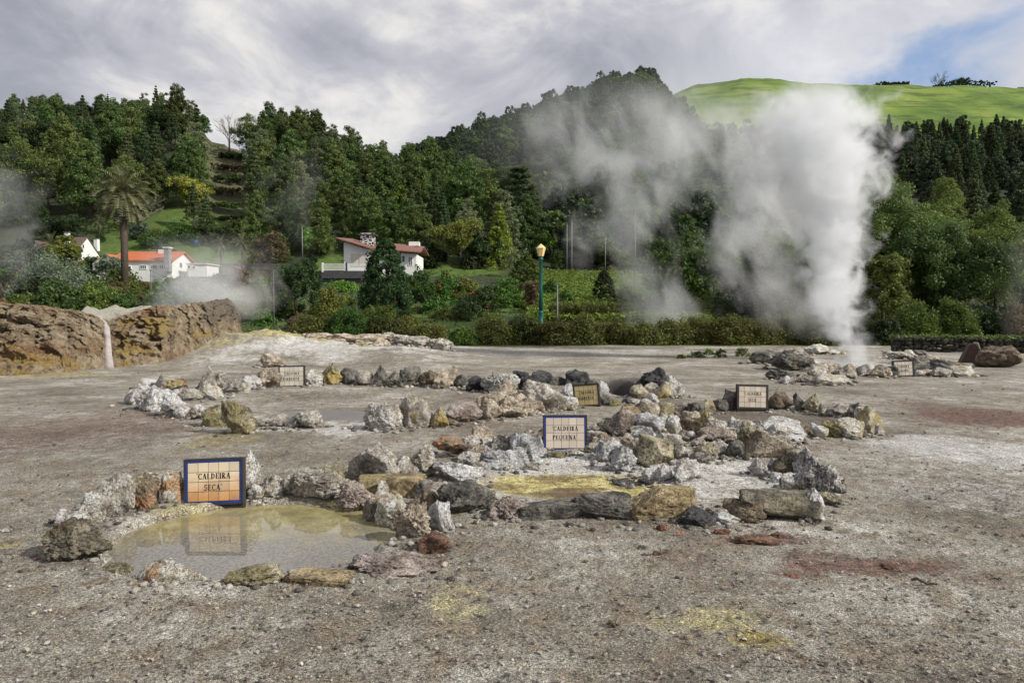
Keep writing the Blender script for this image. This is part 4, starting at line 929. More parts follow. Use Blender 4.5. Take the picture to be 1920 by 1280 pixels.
c = t.mix(t.math('MULTIPLY', t.step(t.math('ADD', t.math('MULTIPLY', zs.outputs[1], .8), t.math('MULTIPLY', t.math('SUBTRACT', n2, .5), .8)), .3, .8), .8), c, t.mix(n1, (.17, .075, .035), (.42, .23, .11)))
c = t.mix(t.math('MULTIPLY', t.step(t.math('ADD', zs.outputs[2], t.math('MULTIPLY', t.math('SUBTRACT', n2, .5), .8)), .35, .85), .8), c, t.mix(n2, (.32, .20, .05), (.52, .38, .11)))
c = t.mix(t.math('MULTIPLY', t.step(n2, .47, .38), .8), c, (.035, .024, .017))
c = t.mix(t.math('MULTIPLY', t.attr('crust', 'Alpha'), .75), c, t.mix(n2, (.05, .042, .035), (.27, .235, .20)))
c = t.mix(t.math('MULTIPLY', t.step(n2, .54, .66), .6), c, (.50, .44, .34))
c = t.mix(t.step(t.math('ADD', zs.outputs[0], t.math('MULTIPLY', t.math('SUBTRACT', n2, .5), .5)), .3, .7), c, t.mix(n2, (.46, .43, .33), (.72, .69, .58)))
t.put(b.inputs['Base Color'], c); b.inputs['Roughness'].default_value = .92
t.put(b.inputs['Normal'], t.bump(t.math('ADD', n2, t.noise(pos, 40, 4, .7)), 1.0, .10))
idx = np.arange(nx_ * ny_).reshape(ny_, nx_)
F = np.stack([idx[:-1, :-1], idx[:-1, 1:], idx[1:, 1:], idx[1:, :-1]], -1).reshape(-1, 4)
mound = mk('mound', V.reshape(-1, 3), F, mm, True, {'crust': np.stack([cream, ora, yel_, dk_], -1).reshape(-1, 4)})
tag(mound, 'long rust and ochre crusted mound with a pale sinter top and dark east end', 'mound')
ms, t, b = newmat('mineral_runnel'); pos = t.new('ShaderNodeNewGeometry').outputs['Position']
t.put(b.inputs['Base Color'], t.mix(t.noise(pos, 12, 5), (.30, .25, .23), (.60, .56, .54))); b.inputs['Roughness'].default_value = .25
jc = [int(np.argmin(abs(pxs - q))) for q in (200, 203, 207, 208, 208)]
pv, hw = [], [.20, .10, .09, .11, .16]
nseg = 60
for s in range(nseg + 1):
    u_ = s / nseg; tr = int((1 - u_) * (ny_ * .78)); px_ = np.interp(u_, [0, .15, .35, 1], [185, 199, 206, 209]); j = int(np.argmin(abs(pxs - px_)))
    c_ = V[max(tr, 2), j]; w_ = np.interp(u_, [0, .1, .3, .8, 1], hw) * 1.25
    c_ = V[max(tr - 6, 0):tr + 7, j - 4:j + 5].reshape(-1, 3).mean(0); c_ = ((px_ - 960) / 1280 * c_[1], c_[1] + .08, c_[2]); pv += [(c_[0] - w_, c_[1] - .30, c_[2]), (c_[0] - w_ * .3, c_[1] - .36, c_[2] + .0), (c_[0] + w_ * .3, c_[1] - .36, c_[2]), (c_[0] + w_, c_[1] - .30, c_[2])]
fs = [(4 * s + k, 4 * s + k + 1, 4 * s + k + 5, 4 * s + k + 4) for s in range(nseg) for k in range(3)]
o = mk('runnel', pv, fs, ms, True); o.parent = mound; tag(o, 'pale wet mineral trickle')

# ------------------------------------------------------------------ foliage
def leaf_mat(name, dark, light, hue=0.055, trans=0.38):
    m, t, b = newmat('foliage_' + name)
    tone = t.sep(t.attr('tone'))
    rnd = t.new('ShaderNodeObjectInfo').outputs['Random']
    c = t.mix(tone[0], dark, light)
    hs = t.new('ShaderNodeHueSaturation'); t.put(hs.inputs['Color'], c)
    t.put(hs.inputs['Hue'], t.math('ADD', 0.5 - hue / 2, t.math('MULTIPLY', rnd, hue)))
    t.put(hs.inputs['Value'], t.math('ADD', 0.62, t.math('MULTIPLY', t.math('FRACT', t.math('MULTIPLY', rnd, 7.31)), 0.70)))
    t.put(b.inputs['Base Color'], hs.outputs[0]); b.inputs['Roughness'].default_value = 0.55; b.inputs['Specular IOR Level'].default_value = 0.3
    tr = t.new('ShaderNodeBsdfTranslucent'); t.put(tr.inputs[0], hs.outputs[0])
    mx = t.new('ShaderNodeMixShader'); mx.inputs[0].default_value = trans
    t.l.new(b.outputs[0], mx.inputs[1]); t.l.new(tr.outputs[0], mx.inputs[2])
    t.l.new(mx.outputs[0], m.node_tree.nodes['Material Output'].inputs[0])
    return m
LM = {
 'hill': leaf_mat('hill', (0.027, 0.050, 0.015), (0.178, 0.248, 0.070)),
 'hillpale': leaf_mat('hill_pale', (0.050, 0.075, 0.037), (0.264, 0.310, 0.155)),
 'dark': leaf_mat('dark', (0.013, 0.027, 0.010), (0.070, 0.116, 0.037)),
 'fardark': leaf_mat('far_dark', (0.018, 0.033, 0.018), (0.093, 0.132, 0.062)),
 'mid': leaf_mat('mid', (0.025, 0.053, 0.013), (0.147, 0.256, 0.046)),
 'bright': leaf_mat('bright', (0.044, 0.094, 0.015), (0.295, 0.449, 0.070)),
 'yellow': leaf_mat('yellow', (0.088, 0.106, 0.019), (0.434, 0.449, 0.093)),
 'heath': leaf_mat('heath', (0.033, 0.040, 0.011), (0.163, 0.178, 0.043)),
 'blue': leaf_mat('blue', (0.044, 0.069, 0.044), (0.264, 0.333, 0.232)),
 'brown': leaf_mat('brown', (0.050, 0.044, 0.022), (0.232, 0.186, 0.093)),
 'conif': leaf_mat('conifer', (0.020, 0.043, 0.018), (0.132, 0.186, 0.070)),
 'palm': leaf_mat('palm', (0.044, 0.056, 0.025), (0.248, 0.264, 0.132), trans=.1),
 'olive': leaf_mat('olive', (0.044, 0.062, 0.015), (0.232, 0.271, 0.062)),
 'red': leaf_mat('red_flower', (0.35, 0.02, 0.02), (0.62, 0.06, 0.07), .0),
}
m_bark = plain('bark', (0.085, 0.065, 0.048), .9, .25, 3, bump=.6, bscale=12)
m_barkpale = plain('bark_pale', (0.24, 0.20, 0.175), .9, .15, 3)

def leaves(cent, rad, per, leaf, rg, out=1.0, asp=0.55, tonec=None, up=0.3, squash=0.8):
    """rhombus leaf faces around clump centres; returns V,F,tone"""
    n = len(cent); N = n * per
    c = np.repeat(cent, per, 0); r = np.repeat(rad, per)
    d = rg.normal(size=(N, 3)); d /= np.linalg.norm(d, axis=1)[:, None]
    rr = rg.random(N) ** 0.45
    p = c + d * (r * rr)[:, None] * np.array([1, 1, squash])
    nr = d * out + rg.normal(size=(N, 3)) * 0.65 + np.array([0, 0, up]); nr /= np.linalg.norm(nr, axis=1)[:, None]
    a_ = np.cross(nr, rg.normal(size=(N, 3))); a_ /= np.linalg.norm(a_, axis=1)[:, None]; b_ = np.cross(nr, a_)
    L = leaf * rg.uniform(.6, 1.4, N)
    a_ *= L[:, None]; b_ *= (L * asp)[:, None]
    V = np.stack([p + a_, p + b_ * .9, p - a_, p - b_ * .9], 1).reshape(-1, 3)
    F = np.arange(N * 4).reshape(-1, 4)
    tc_ = rg.uniform(.15, .85, n) if tonec is None else tonec
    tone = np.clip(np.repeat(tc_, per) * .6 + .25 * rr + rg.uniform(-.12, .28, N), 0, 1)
    return V, F, np.repeat(tone, 4)
def crown_pts(kind, h, w_, rg, n):
    """clump centres and radii for an envelope; z from 0 (ground) to h"""
    if kind == 'broad':
        lob = [(rg.normal(size=3) * [.22, .22, .13]) * [w_, w_, h] + [0, 0, h * .62] for _ in range(7)] + [np.array([0, 0, h * .70]), np.array([0, 0, h * .5])]
        lr = [w_ * rg.uniform(.20, .32) for _ in lob]; P_, r_ = [], []
        for i in range(n):
            k = rg.integers(len(lob)); d = rg.normal(size=3); d /= np.linalg.norm(d); d[2] = abs(d[2]) if rg.random() < .6 else d[2]
            q = lob[k] + d * lr[k] * rg.uniform(.75, 1.05) * [1, 1, 1.15 * h / (w_ * 1.25)]; P_.append(q); r_.append(w_ * rg.uniform(.06, .11))
        P_ = np.array(P_); lo = h * .14
    elif kind == 'hilltree':     # tall, lumpy, with several upward spires
        sp = [(rg.uniform(-.28, .28) * w_, rg.uniform(-.28, .28) * w_, rg.uniform(.72, .97)) for _ in range(6)] + [(0, 0, 1.0)]
        P_, r_ = [], []
        for i in range(n):
            x, y, tp = sp[rg.integers(len(sp))]; u = rg.random() ** .8; ang = rg.uniform(0, 6.28)
            rr = w_ * (.12 + .25 * (1 - u) ** .7) * rg.uniform(.6, 1.1)
            P_.append((x * (1 - .2 * u) + rr * math.cos(ang), y * (1 - .2 * u) + rr * math.sin(ang), h * (.12 + u * (tp - .14)))); r_.append(w_ * rg.uniform(.07, .12) * (1.1 - .35 * u))
        P_ = np.array(P_); lo = 0
    elif kind == 'conifer':
        P_, r_ = [], []
        for i in range(n):
            u = rg.random() ** .75; ang = rg.uniform(0, 6.28); u = round(u * 16) / 16 * .9 + u * .1
            rr = w_ * .5 * (1 - u) ** .85 * rg.uniform(.45, 1.05)
            P_.append((rr * math.cos(ang), rr * math.sin(ang), h * (.08 + .90 * u) - rr * .28)); r_.append(w_ * (.045 + .055 * (1 - u)))
        P_ = np.array(P_)
    elif kind == 'cedar':
        P_, r_ = [], []
        for i in range(n):
            lv = rg.integers(11); u = lv / 11; ang = rg.integers(9) * .7 + lv * 1.3 + rg.normal() * .12; k = rg.random() ** .6
            rr = w_ * .5 * (1 - u * .86) * k
            P_.append((rr * math.cos(ang), rr * math.sin(ang), h * (.16 + .82 * u) + rr * .10 + rg.normal() * .01 * h)); r_.append(w_ * .05)
        P_ = np.array(P_)
    elif kind == 'cone':
        P_, r_ = [], []
        for i in range(n):
            u = rg.random() ** 1.1; ang = rg.uniform(0, 6.28)
            rr = w_ * .50 * (max(0, 1 - u) ** .55) * (min(1, .55 + u * 2.6)) * rg.uniform(.72, 1.05)
            P_.append((rr * math.cos(ang), rr * math.sin(ang), h * (.03 + .93 * u))); r_.append(w_ * rg.uniform(.05, .09) * (1.1 - .6 * u))
        P_ = np.array(P_)
    elif kind == 'hedge':
        P_ = np.stack([rg.uniform(-.48, .48, n) * w_, rg.uniform(-.18, .18, n) * w_, h * (.1 + .82 * rg.random(n) ** .6)], 1); r_ = np.full(n, h * .16)
    else:                        # bush
        d = rg.normal(size=(n, 3)); d /= np.linalg.norm(d, axis=1)[:, None]; d[:, 2] = np.abs(d[:, 2])
        o = rg.uniform(0, 9); k = .80 + .30 * fbm(d[:, 0] * 1.6 + o, d[:, 1] * 1.6, d[:, 2] * 1.6, int(o * 100), 2)
        P_ = d * (k * rg.uniform(.7, 1.0, n))[:, None] * [w_ * .46, w_ * .46, h * .90]; P_[:, 2] += .04 * h; r_ = w_ * rg.uniform(.06, .11, n)
    return np.asarray(P_, float), np.asarray(r_, float)
KL = dict(broad=(170, 64), hilltree=(170, 52), conifer=(170, 38), cedar=(210, 30), cone=(170, 34), bush=(110, 40), hedge=(120, 40))
def trunk_mb(kind, h, w_, rg):
    mb = MB(); tr = max(.02, h * .018)
    if kind in ('bush', 'hedge'):
        for i in range(4):
            a_ = i * 1.6; mb.tube([(0, 0, 0), (math.cos(a_) * w_ * .12, math.sin(a_) * w_ * .12, h * .3), (math.cos(a_) * w_ * .25, math.sin(a_) * w_ * .25, h * .6)], [tr, tr * .7, tr * .3], 5)
    else:
        mb.tube([(0, 0, -.3), (w_ * .01, 0, h * .2), (-w_ * .01, w_ * .01, h * .5), (0, 0, h * .88)], [tr * 1.3, tr, tr * .7, tr * .2], 7)
        for i in range(9):
            a_ = i * 2.4; z_ = h * (.22 + .06 * i); L = w_ * .40 * (1 - i / 12)
            mb.tube([(0, 0, z_), (math.cos(a_) * L * .5, math.sin(a_) * L * .5, z_ + h * .05), (math.cos(a_) * L, math.sin(a_) * L, z_ + h * .11)], [tr * .45, tr * .3, tr * .1], 5)
    return mb
_pc = [0]
def plant_mesh(kind, h, w_, mat, seed, leaf, dens=1.0, asp=.55, flowers=0, out=1.0):
    rg = np.random.default_rng(seed); n, per = KL[kind]; n = int(n * dens ** .4); per = max(6, int(per * dens ** .6))
    P_, r_ = crown_pts(kind, h, w_, rg, n)
    clump_tone = np.clip(.5 + rg.normal(size=n) * .25, 0.05, .95)  # random tone per leaf clump, no direction favoured
    V, F, tone = leaves(P_, r_ * 1.15, per, leaf, rg, out=out, tonec=clump_tone, asp=asp, squash=.45 if kind == 'cedar' else .85)
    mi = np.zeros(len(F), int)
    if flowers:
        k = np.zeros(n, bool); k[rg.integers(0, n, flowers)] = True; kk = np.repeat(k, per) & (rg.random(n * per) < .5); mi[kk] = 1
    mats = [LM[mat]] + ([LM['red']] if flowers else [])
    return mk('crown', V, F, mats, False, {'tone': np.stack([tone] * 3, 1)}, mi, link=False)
def plant(name, kind, h, w_, mat, label, cat, loc, seed=1, leaf=None, dens=1.0, yaw=0, group=None, bark=None, flowers=0, asp=.55):
    root = empty(name, loc, yaw); tag(root, label, cat, group)
    leaf = (leaf or max(.05, w_ * .022)) * .85
    c = plant_mesh(kind, h, w_, mat, seed, leaf, dens, asp, flowers); COL.objects.link(c); c.parent = root
    rg = np.random.default_rng(seed + 1)
    t_ = trunk_mb(kind, h, w_, rg).build('trunk' if kind not in ('bush', 'hedge') else 'stem', bark or m_bark, root, True)
    return root
def proto(name, kind, h, w_, mat, seed, leaf, dens=1.0, asp=.5):
    leaf *= .84
    """crown and trunk meshes to be shared by copies"""
    c = plant_mesh(kind, h, w_, mat, seed, leaf, dens, asp)
    t_ = trunk_mb(kind, h, w_, np.random.default_rng(seed)).build('trunk', m_bark, None, True); COL.objects.unlink(t_)
    return name, c, t_
def place(pr, loc, s, label, cat, group, yaw, sz=1.0):
    name, c, t_ = pr
    root = empty(name, loc, yaw); root.scale = (s, s, s * sz); tag(root, label, cat, group)
    a_ = c.copy(); COL.objects.link(a_); a_.parent = root
    b_ = t_.copy(); COL.objects.link(b_); b_.parent = root
    return root
rnd = random.Random(42)

# ---- wood on the near hill: every tree its own object
PH = [proto('hill_tree', 'hilltree', 14, 8.5, 'hill', 11, .26, 1.6), proto('hill_tree', 'hilltree', 15, 7.5, 'hill', 12, .25, 1.6), proto('hill_tree', 'hilltree', 12, 9, 'hill', 13, .26, 1.6),
      proto('hill_tree', 'broad', 12, 10, 'hill', 14, .26, 1.3), proto('hill_tree', 'hilltree', 14, 8, 'hillpale', 15, .25, 1.5), proto('hill_tree', 'broad', 11, 10, 'dark', 16, .26, 1.3)]
PC = [proto('hill_conifer', 'conifer', 15, 7.5, 'conif', 21, .24, 1.6), proto('hill_conifer', 'conifer', 16, 6.5, 'hill', 22, .24, 1.5)]
# canopy top line of the photograph, used only to choose each tree's height
TOPL = [(-100,186),(0,184),(60,174),(115,172),(150,182),(205,173),(235,186),(262,172),(300,168),(337,158),(370,176),(396,215),(408,250),(440,262),(462,250),(485,198),(520,196),(560,204),(610,222),(640,236),(690,262),(720,268),(750,278),(785,266),(815,276),(840,292),(870,294),(905,290),(940,304),(975,318),(1000,352),(1030,420),(1060,470)]
tpx = np.array([p for p, _ in TOPL]); tpy = np.array([q for _, q in TOPL])
def px_of(x, y): return 960 + 1280 * x / (y * CT)
nh = 0
rowsY = [(205, 6.4), (198, 6.4), (190, 6.2), (181, 6.2), (172, 6.2), (163, 6.0), (154, 6.0), (146, 6.0), (138, 6.0), (131, 5.8), (124, 6.0)]
for ri, (Y, sp) in enumerate(rowsY):
    x = (-120 - 960) / 1280 * Y
    while x < (1075 - 960) / 1280 * Y:
        xx = x + rnd.uniform(-1.6, 1.6); yy = Y + rnd.uniform(-3, 3); x += sp * rnd.uniform(.85, 1.25)
        u = px_of(xx, yy)
        if 396 < u < 472 and yy > 140: continue
        if 340 < u < 480 and yy > 128 and rnd.random() < .5: continue
        if yy < 150 and 130 < u < 470 and rnd.random() < .62: continue
        if yy < 135 and u < 620 and rnd.random() < .5: continue
        z = hz(xx, yy)
        topz = CAM_H + elev(float(np.interp(u, tpx, tpy)) + 6) * yy
        if ri < 2: H_ = min(max(topz - z, 6), 17) * rnd.uniform(.86, 1.08)
        else: H_ = rnd.uniform(10, 15.5)
        if ri >= 9: H_ *= .75
        if z + H_ > topz + 1.6: H_ = max(topz + rnd.uniform(-1, 1.2) - z, 5)
        if u > 1000: H_ *= .8
        if 480 < u < 1000: 
            r_ = rnd.random(); pr = PH[rnd.choice([0, 1, 0, 1, 2, 4])] if r_ < .85 else PC[0]
            zone_, where = 'shaggy green tree crowding the hillside behind the white bungalow', 'trees on the hill behind the bungalow'
        else:
            r_ = rnd.random(); pr = PH[rnd.choice([0, 2, 3, 5, 4, 1])] if r_ < .6 else PC[rnd.choice([0, 0, 1])]
            zone_, where = 'dense dark green tree on the wooded ridge above the tall palm', 'trees on the wooded ridge'
        if pr[0] == 'hill_conifer': zone_ = 'dark narrow conifer ' + zone_[zone_.index('tree') + 5:]; where += ', conifers'
        base_h = {'hill_conifer': 15.5}.get(pr[0], 13.5)
        place(pr, (xx, yy, z - .4), H_ / base_h, zone_, 'tree', where, rnd.uniform(0, 6.28), rnd.uniform(.92, 1.12)); nh += 1

# ---- pasture hill: skyline trees
def bare_tree(name, loc, h, w_, label, mat=m_barkpale, seed=5, n1=9, sub=2):
    root = empty(name, loc); tag(root, label, 'tree'); rg = random.Random(seed)
    mb = MB(); mb.tube([(0, 0, -.3), (0, 0, h * .25), (.02 * h, 0, h * .5)], [h * .03, h * .024, h * .014], 7); mb.build('trunk', mat, root, True)
    mb = MB()
    def br(p, d, L, r, dep):
        q = p + d * L * .5; q2 = p + d * L + Vector((0, 0, L * .08)); mb.tube([p, q, q2], [r, r * .75, r * .4], 4, False)
        if dep:
            for k in range(rg.choice([3, 4])):
                dd = (d + Vector((rg.uniform(-1, 1), rg.uniform(-1, 1), rg.uniform(-.3, .8))) * .65).normalized(); br(p + d * L * rg.uniform(.45, 1), dd, L * .62, r * .5, dep - 1)
    for i in range(n1):
        a_ = i * 2.4; d = Vector((math.cos(a_) * w_ / h * .9, math.sin(a_) * w_ / h * .9, .9)).normalized(); br(Vector((0, 0, h * (.22 + .03 * i))), d, h * .34, h * .011, sub)
    mb.build('branches', mat, root, True); return root
g = hit(1760, 170, 340) or P(1760, 172, 460)
g = P(1760, 171, 468); bare_tree('skyline_tree', (g.x, g.y, hz(g.x, g.y) - .4), 12, 13, 'leafless round-headed tree standing on the green pasture skyline', m_bark, 8, 11, 3)
g = P(1805, 171, 468); plant('skyline_tree', 'broad', 9, 11, 'dark', 'open dark tree next to the leafless one on the pasture skyline', 'tree', (g.x, g.y, hz(g.x, g.y) - .6), 31, .35, .35)
for i, (px, s_, lb) in enumerate([(1742, 5, 'low round shrub at the foot of the leafless skyline tree'), (1826, 5, 'small shrub just east of the open dark skyline tree'), (1848, 4, 'tiny shrub on the pasture crest beyond the two skyline trees'),
                                  (1912, 8, 'dark clump at the far end of the pasture crest'), (1725, 3.5, 'tiny shrub west of the skyline trees on the pasture'), (1622, 4, 'tiny dark shrub on the pasture crest by the steam')]):
    g = P(px, 171, 466); plant('skyline_shrub', 'bush', s_ * .6, s_ * 1.3, 'dark', lb, 'shrub', (g.x, g.y, hz(g.x, g.y) - .2), 40 + i, .3, .5)

for i, (px, py, w_, Y) in enumerate([(1795,180,110,455),(1660,181,60,455)]):
    x = (px - 960) / 1280 * Y; k = Y / 1280
    plant('pasture_hedge', 'hedge', 2.2, w_ * k, 'dark', 'dark hedge line crossing the pasture, ' + ['long one near the crest', 'short one beside the steam'][i], 'hedge', (x, Y, hz(x, Y) - .3), 460 + i, .45, 5, group=None)
# ---- conifer wood under the pasture, trees one can tell apart
PR = [proto('slope_conifer', 'conifer', 15, 6.5, 'conif', 51, .36, 1.2), proto('slope_conifer', 'conifer', 14, 7.5, 'dark', 52, .36, 1.2), proto('slope_conifer', 'hilltree', 13, 8, 'fardark', 53, .36, 1.2)]
nr_ = 0
for Y in (332, 322, 311, 299, 287, 274, 261, 248, 236, 224, 212, 200, 188, 176):
    x = (1600 - 960) / 1280 * Y
    while x < (1990 - 960) / 1280 * Y:
        xx = x + rnd.uniform(-2, 2); yy = Y + rnd.uniform(-4, 4); x += (8.3 if Y > 240 else 7.6) * rnd.uniform(.85, 1.2)
        if Y < 225 and px_of(xx, yy) < 1880 and rnd.random() < .55: continue
        z = hz(xx, yy); H_ = rnd.uniform(11, 17) * (.85 if Y > 300 else 1)
        place(rnd.choice(PR), (xx, yy, z - .5), H_ / 14.5, 'dark conifer in the shaded wood below the sunlit green pasture', 'tree', 'conifers below the pasture', rnd.uniform(0, 6.28)); nr_ += 1
# ---- the steep dark hill behind the steam: too dense to count, one mass plus its skyline trees
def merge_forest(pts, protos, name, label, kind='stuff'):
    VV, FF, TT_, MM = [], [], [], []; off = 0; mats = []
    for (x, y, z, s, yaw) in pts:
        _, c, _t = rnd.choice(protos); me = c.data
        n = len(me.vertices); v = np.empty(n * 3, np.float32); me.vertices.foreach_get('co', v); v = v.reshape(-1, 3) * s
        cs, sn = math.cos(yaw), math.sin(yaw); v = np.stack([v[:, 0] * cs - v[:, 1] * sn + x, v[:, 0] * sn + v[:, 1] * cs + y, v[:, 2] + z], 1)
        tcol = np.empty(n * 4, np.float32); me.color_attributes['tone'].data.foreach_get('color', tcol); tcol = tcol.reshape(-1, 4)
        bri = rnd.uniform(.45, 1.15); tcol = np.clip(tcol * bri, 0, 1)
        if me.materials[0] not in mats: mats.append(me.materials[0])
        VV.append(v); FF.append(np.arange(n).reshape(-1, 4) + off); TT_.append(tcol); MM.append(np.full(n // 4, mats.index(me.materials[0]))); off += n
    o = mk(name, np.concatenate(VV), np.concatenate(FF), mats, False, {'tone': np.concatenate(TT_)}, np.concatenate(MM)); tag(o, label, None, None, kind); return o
PF = [proto('t', 'hilltree', 12, 9, 'fardark', 61, .62, .30), proto('t', 'broad', 11, 10, 'fardark', 62, .62, .30), proto('t', 'broad', 10, 9, 'hill', 63, .62, .30)]
pts = []
for Y in range(118, 336, 6):
    x = (770 - 960) / 1280 * Y
    while x < (1640 - 960) / 1280 * Y:
        xx = x + rnd.uniform(-2, 2); yy = Y + rnd.uniform(-3, 3); x += 5.6 * rnd.uniform(.85, 1.25); u = px_of(xx, yy)
        if u < 1030 and yy < 215: continue
        if u < 1290 and yy < 117: continue
        pts.append((xx, yy, hz(xx, yy) - .6, rnd.uniform(.42, .85), rnd.uniform(0, 6.28)))
merge_forest(pts, PF, 'woods', 'dense dark wood covering the steep hill behind the drifting steam')
PS = [proto('ridge_tree', 'broad', 11, 9, 'fardark', 65, .45, .8), proto('ridge_tree', 'hilltree', 12, 8, 'fardark', 66, .45, .8), proto('ridge_tree', 'broad', 13, 10, 'fardark', 67, .42, .5)]
u = 796
while u < 1245:
    yy = 337 + rnd.uniform(-2, 3); xx = (u - 960) / 1280 * yy * CT; z = hz(xx, yy)
    place(rnd.choice(PS), (xx, yy, z - .6), rnd.uniform(.35, .7) * (1.3 if 1110 < u < 1150 or 1195 < u < 1230 else 1), 'small tree silhouetted on the crest of the misty dark hill', 'tree', 'trees on the crest of the misty hill', rnd.uniform(0, 6.28))
    u += rnd.uniform(8, 13)

# ---- individually placed garden plants: px, base py, width px, height px
def gplant(px, pb, w_, h, kind, mat, label, name='shrub', cat='shrub', dens=1.0, leaf=None, flowers=0, yaw=None, y0=38.0, Y=None):
    g = P(px, pb, Y) if Y else hit(px, pb, y0)
    if g is None: print('no hit', label); return
    s = g.y / 1280
    z_ = g.z - .1
    return plant(name, kind, h * s * (1.0 if kind != 'bush' else 1.04), w_ * s, mat, label, cat, (g.x, g.y + w_ * s * .3, max(z_, hz(g.x, g.y + w_ * s * .3) - .3) if not Y else z_), seed=int(px * 7 + pb), leaf=leaf or max(.045, g.y * .0019), dens=dens, flowers=flowers, yaw=rnd.uniform(-.3, .3) if kind == 'hedge' else rnd.uniform(0, 6))
GP = [
 (718,594,98,146,'cone','dark','tall dark egg-shaped evergreen in front of the bungalow','garden_tree','tree',6.0),
 (797,506,50,58,'cone','dark','small dark conical evergreen at the east end of the bungalow','garden_tree','tree',1.2),
 (784,568,70,78,'bush','mid','round glossy green azalea mound beside the tall dark evergreen','shrub','shrub',1.6),
 (830,565,74,60,'bush','mid','green azalea mound crowned with red blossom','shrub','shrub',1.4),
 (876,563,64,58,'bush','olive','olive-green garden shrub between two azalea mounds','shrub','shrub',1.2),
 (906,586,60,64,'bush','dark','dark purplish rhododendron with red blossom low on its front','shrub','shrub',1.4),
 (950,578,74,68,'bush','mid','wide glossy green rhododendron west of the lamp post','shrub','shrub',1.6),
 (1000,590,40,64,'broad','brown','small thin brownish tree right beside the lamp post','garden_tree','tree',.6),
 (572,636,98,62,'bush','olive','yellow-green leafy shrub behind the pale sinter bank','shrub','shrub',1.6),
 (642,634,90,74,'bush','mid','mid-green bushy shrub behind the bank crest rocks','shrub','shrub',1.6),
 (610,598,84,66,'bush','olive','loose olive shrub on the slope below the white railing','shrub','shrub',1.2),
 (702,634,70,52,'bush','heath','dark heath bush under the tall dark evergreen','shrub','shrub',1.2),
 (748,634,64,44,'bush','heath','heath bush behind the craggy pale crest rocks','shrub','shrub',1.2),
 (760,612,52,26,'bush','yellow','pale yellow-green shrub top between heath bushes','shrub','shrub',1.0),
 (800,642,108,44,'bush','heath','wide rounded olive-brown heath bush near the end of the bank','shrub','shrub',1.6),
 (545,604,92,116,'broad','dark','dark drooping tree left of the white railing','garden_tree','tree',1.6),
 (490,612,50,40,'bush','mid','light green shrub just beyond the mound end','shrub','shrub',1.0),
 (497,520,66,80,'broad','brown','brownish bare-tipped tree between the two small palms and the railing','garden_tree','tree',.6),
 (575,486,34,66,'broad','bright','slim bright green tree left of the bungalow','garden_tree','tree',.9),
 (602,484,32,56,'broad','bright','second slim bright tree close to the bungalow wall','garden_tree','tree',.9),
 (746,452,44,112,'hilltree','bright','light green shaggy column-like tree above the bungalow roof','garden_tree','tree',1.4),
 (936,506,80,122,'conifer','bright','bright green feathery conifer east of the bungalow','garden_tree','tree',1.6),
 (862,506,92,92,'broad','olive','loose brownish-green tree beside the bungalow garden','garden_tree','tree',1.2),
 (975,470,118,158,'cedar','conif','large cedar with flat layered branches','cedar_tree','tree',2.2),
 (905,505,60,60,'broad','dark','dark small tree under the feathery conifer','garden_tree','tree',.8),
 (1015,478,110,36,'bush','bright','clipped flat-topped green tree above the dark hedge','shrub','shrub',1.0),
 (1040,500,120,26,'hedge','dark','long dark clipped hedge above the crop field','hedge','hedge',1.4),
 (985,535,60,56,'cone','mid','dark green fern-like shrub west of the crop field','shrub','shrub',1.0),
 (1135,570,46,64,'cone','dark','dark conical shrub in front of the crop field','shrub','shrub',1.2),
 (1180,580,60,60,'bush','mid','green bush east of the dark conical shrub','shrub','shrub',1.0),
 (1110,604,150,40,'hedge','heath','low brown-green hedge behind the heath, east of the lamp','hedge','hedge',1.6),
 (1060,575,44,40,'bush','mid','small green bush behind the concrete post','shrub','shrub',.8),
 (1230,590,70,44,'bush','brown','brownish shrub veiled by steam beside the hedge','shrub','shrub',.8),
 (50,580,170,120,'bush','blue','large grey-green bush behind the west end of the rust mound','shrub','shrub',3.0),
 (15,540,110,90,'bush','blue','grey-green leafy bush at the picture edge behind the mound','shrub','shrub',2.0),
 (108,592,90,60,'bush','mid','mid-green bush right behind the mound crest','shrub','shrub',1.4),
 (172,592,90,74,'bush','olive','yellow-green bush behind the notch of the mound','shrub','shrub',1.6),
 (222,592,70,54,'bush','mid','light leafy bush under the tall palm','shrub','shrub',1.2),
 (122,540,56,90,'broad','yellow','slender yellow-green tree below the white gabled house','garden_tree','tree',1.2),
 (152,528,70,58,'bush','dark','dark bush in front of the white gabled house','shrub','shrub',1.2),
 (206,545,54,70,'broad','blue','grey-green small tree at the corner of the orange roof','garden_tree','tree',.9),
 (275,600,70,40,'bush','olive','olive bush behind the pale top of the mound','shrub','shrub',1.0),
 (80,470,80,60,'broad','dark','dark feathery tree beside the hidden far roof','garden_tree','tree',.8),
 (280,470,60,34,'bush','mid','green shrub on the lawn above the orange roof','shrub','shrub',.8),
 (330,466,80,44,'bush','mid','broad green shrub on the terrace above the orange roof','shrub','shrub',.8),
 (255,452,44,34,'bush','blue','grey shrub by the palm trunk on the hillside lawn','shrub','shrub',.7),
 (385,462,70,40,'bush','dark','dark shrub on the terraces above the small palms','shrub','shrub',.7),
 (440,455,60,50,'bush','hill','dull green shrub at the foot of the terraced slope','shrub','shrub',.7),
 (350,400,70,60,'broad','yellow','golden-green tree on the terraced slope','garden_tree','tree',.8),
 (330,345,30,60,'broad','bright','small lime-green tree at the edge of the terraces','garden_tree','tree',.7),
 (377,300,14,26,'bush','bright','tiny lime bush high on the terraces','shrub','shrub',.4),
 (520,480,70,50,'bush','hill','dull green shrub between the terraces and slim bright trees','shrub','shrub',.7),
]
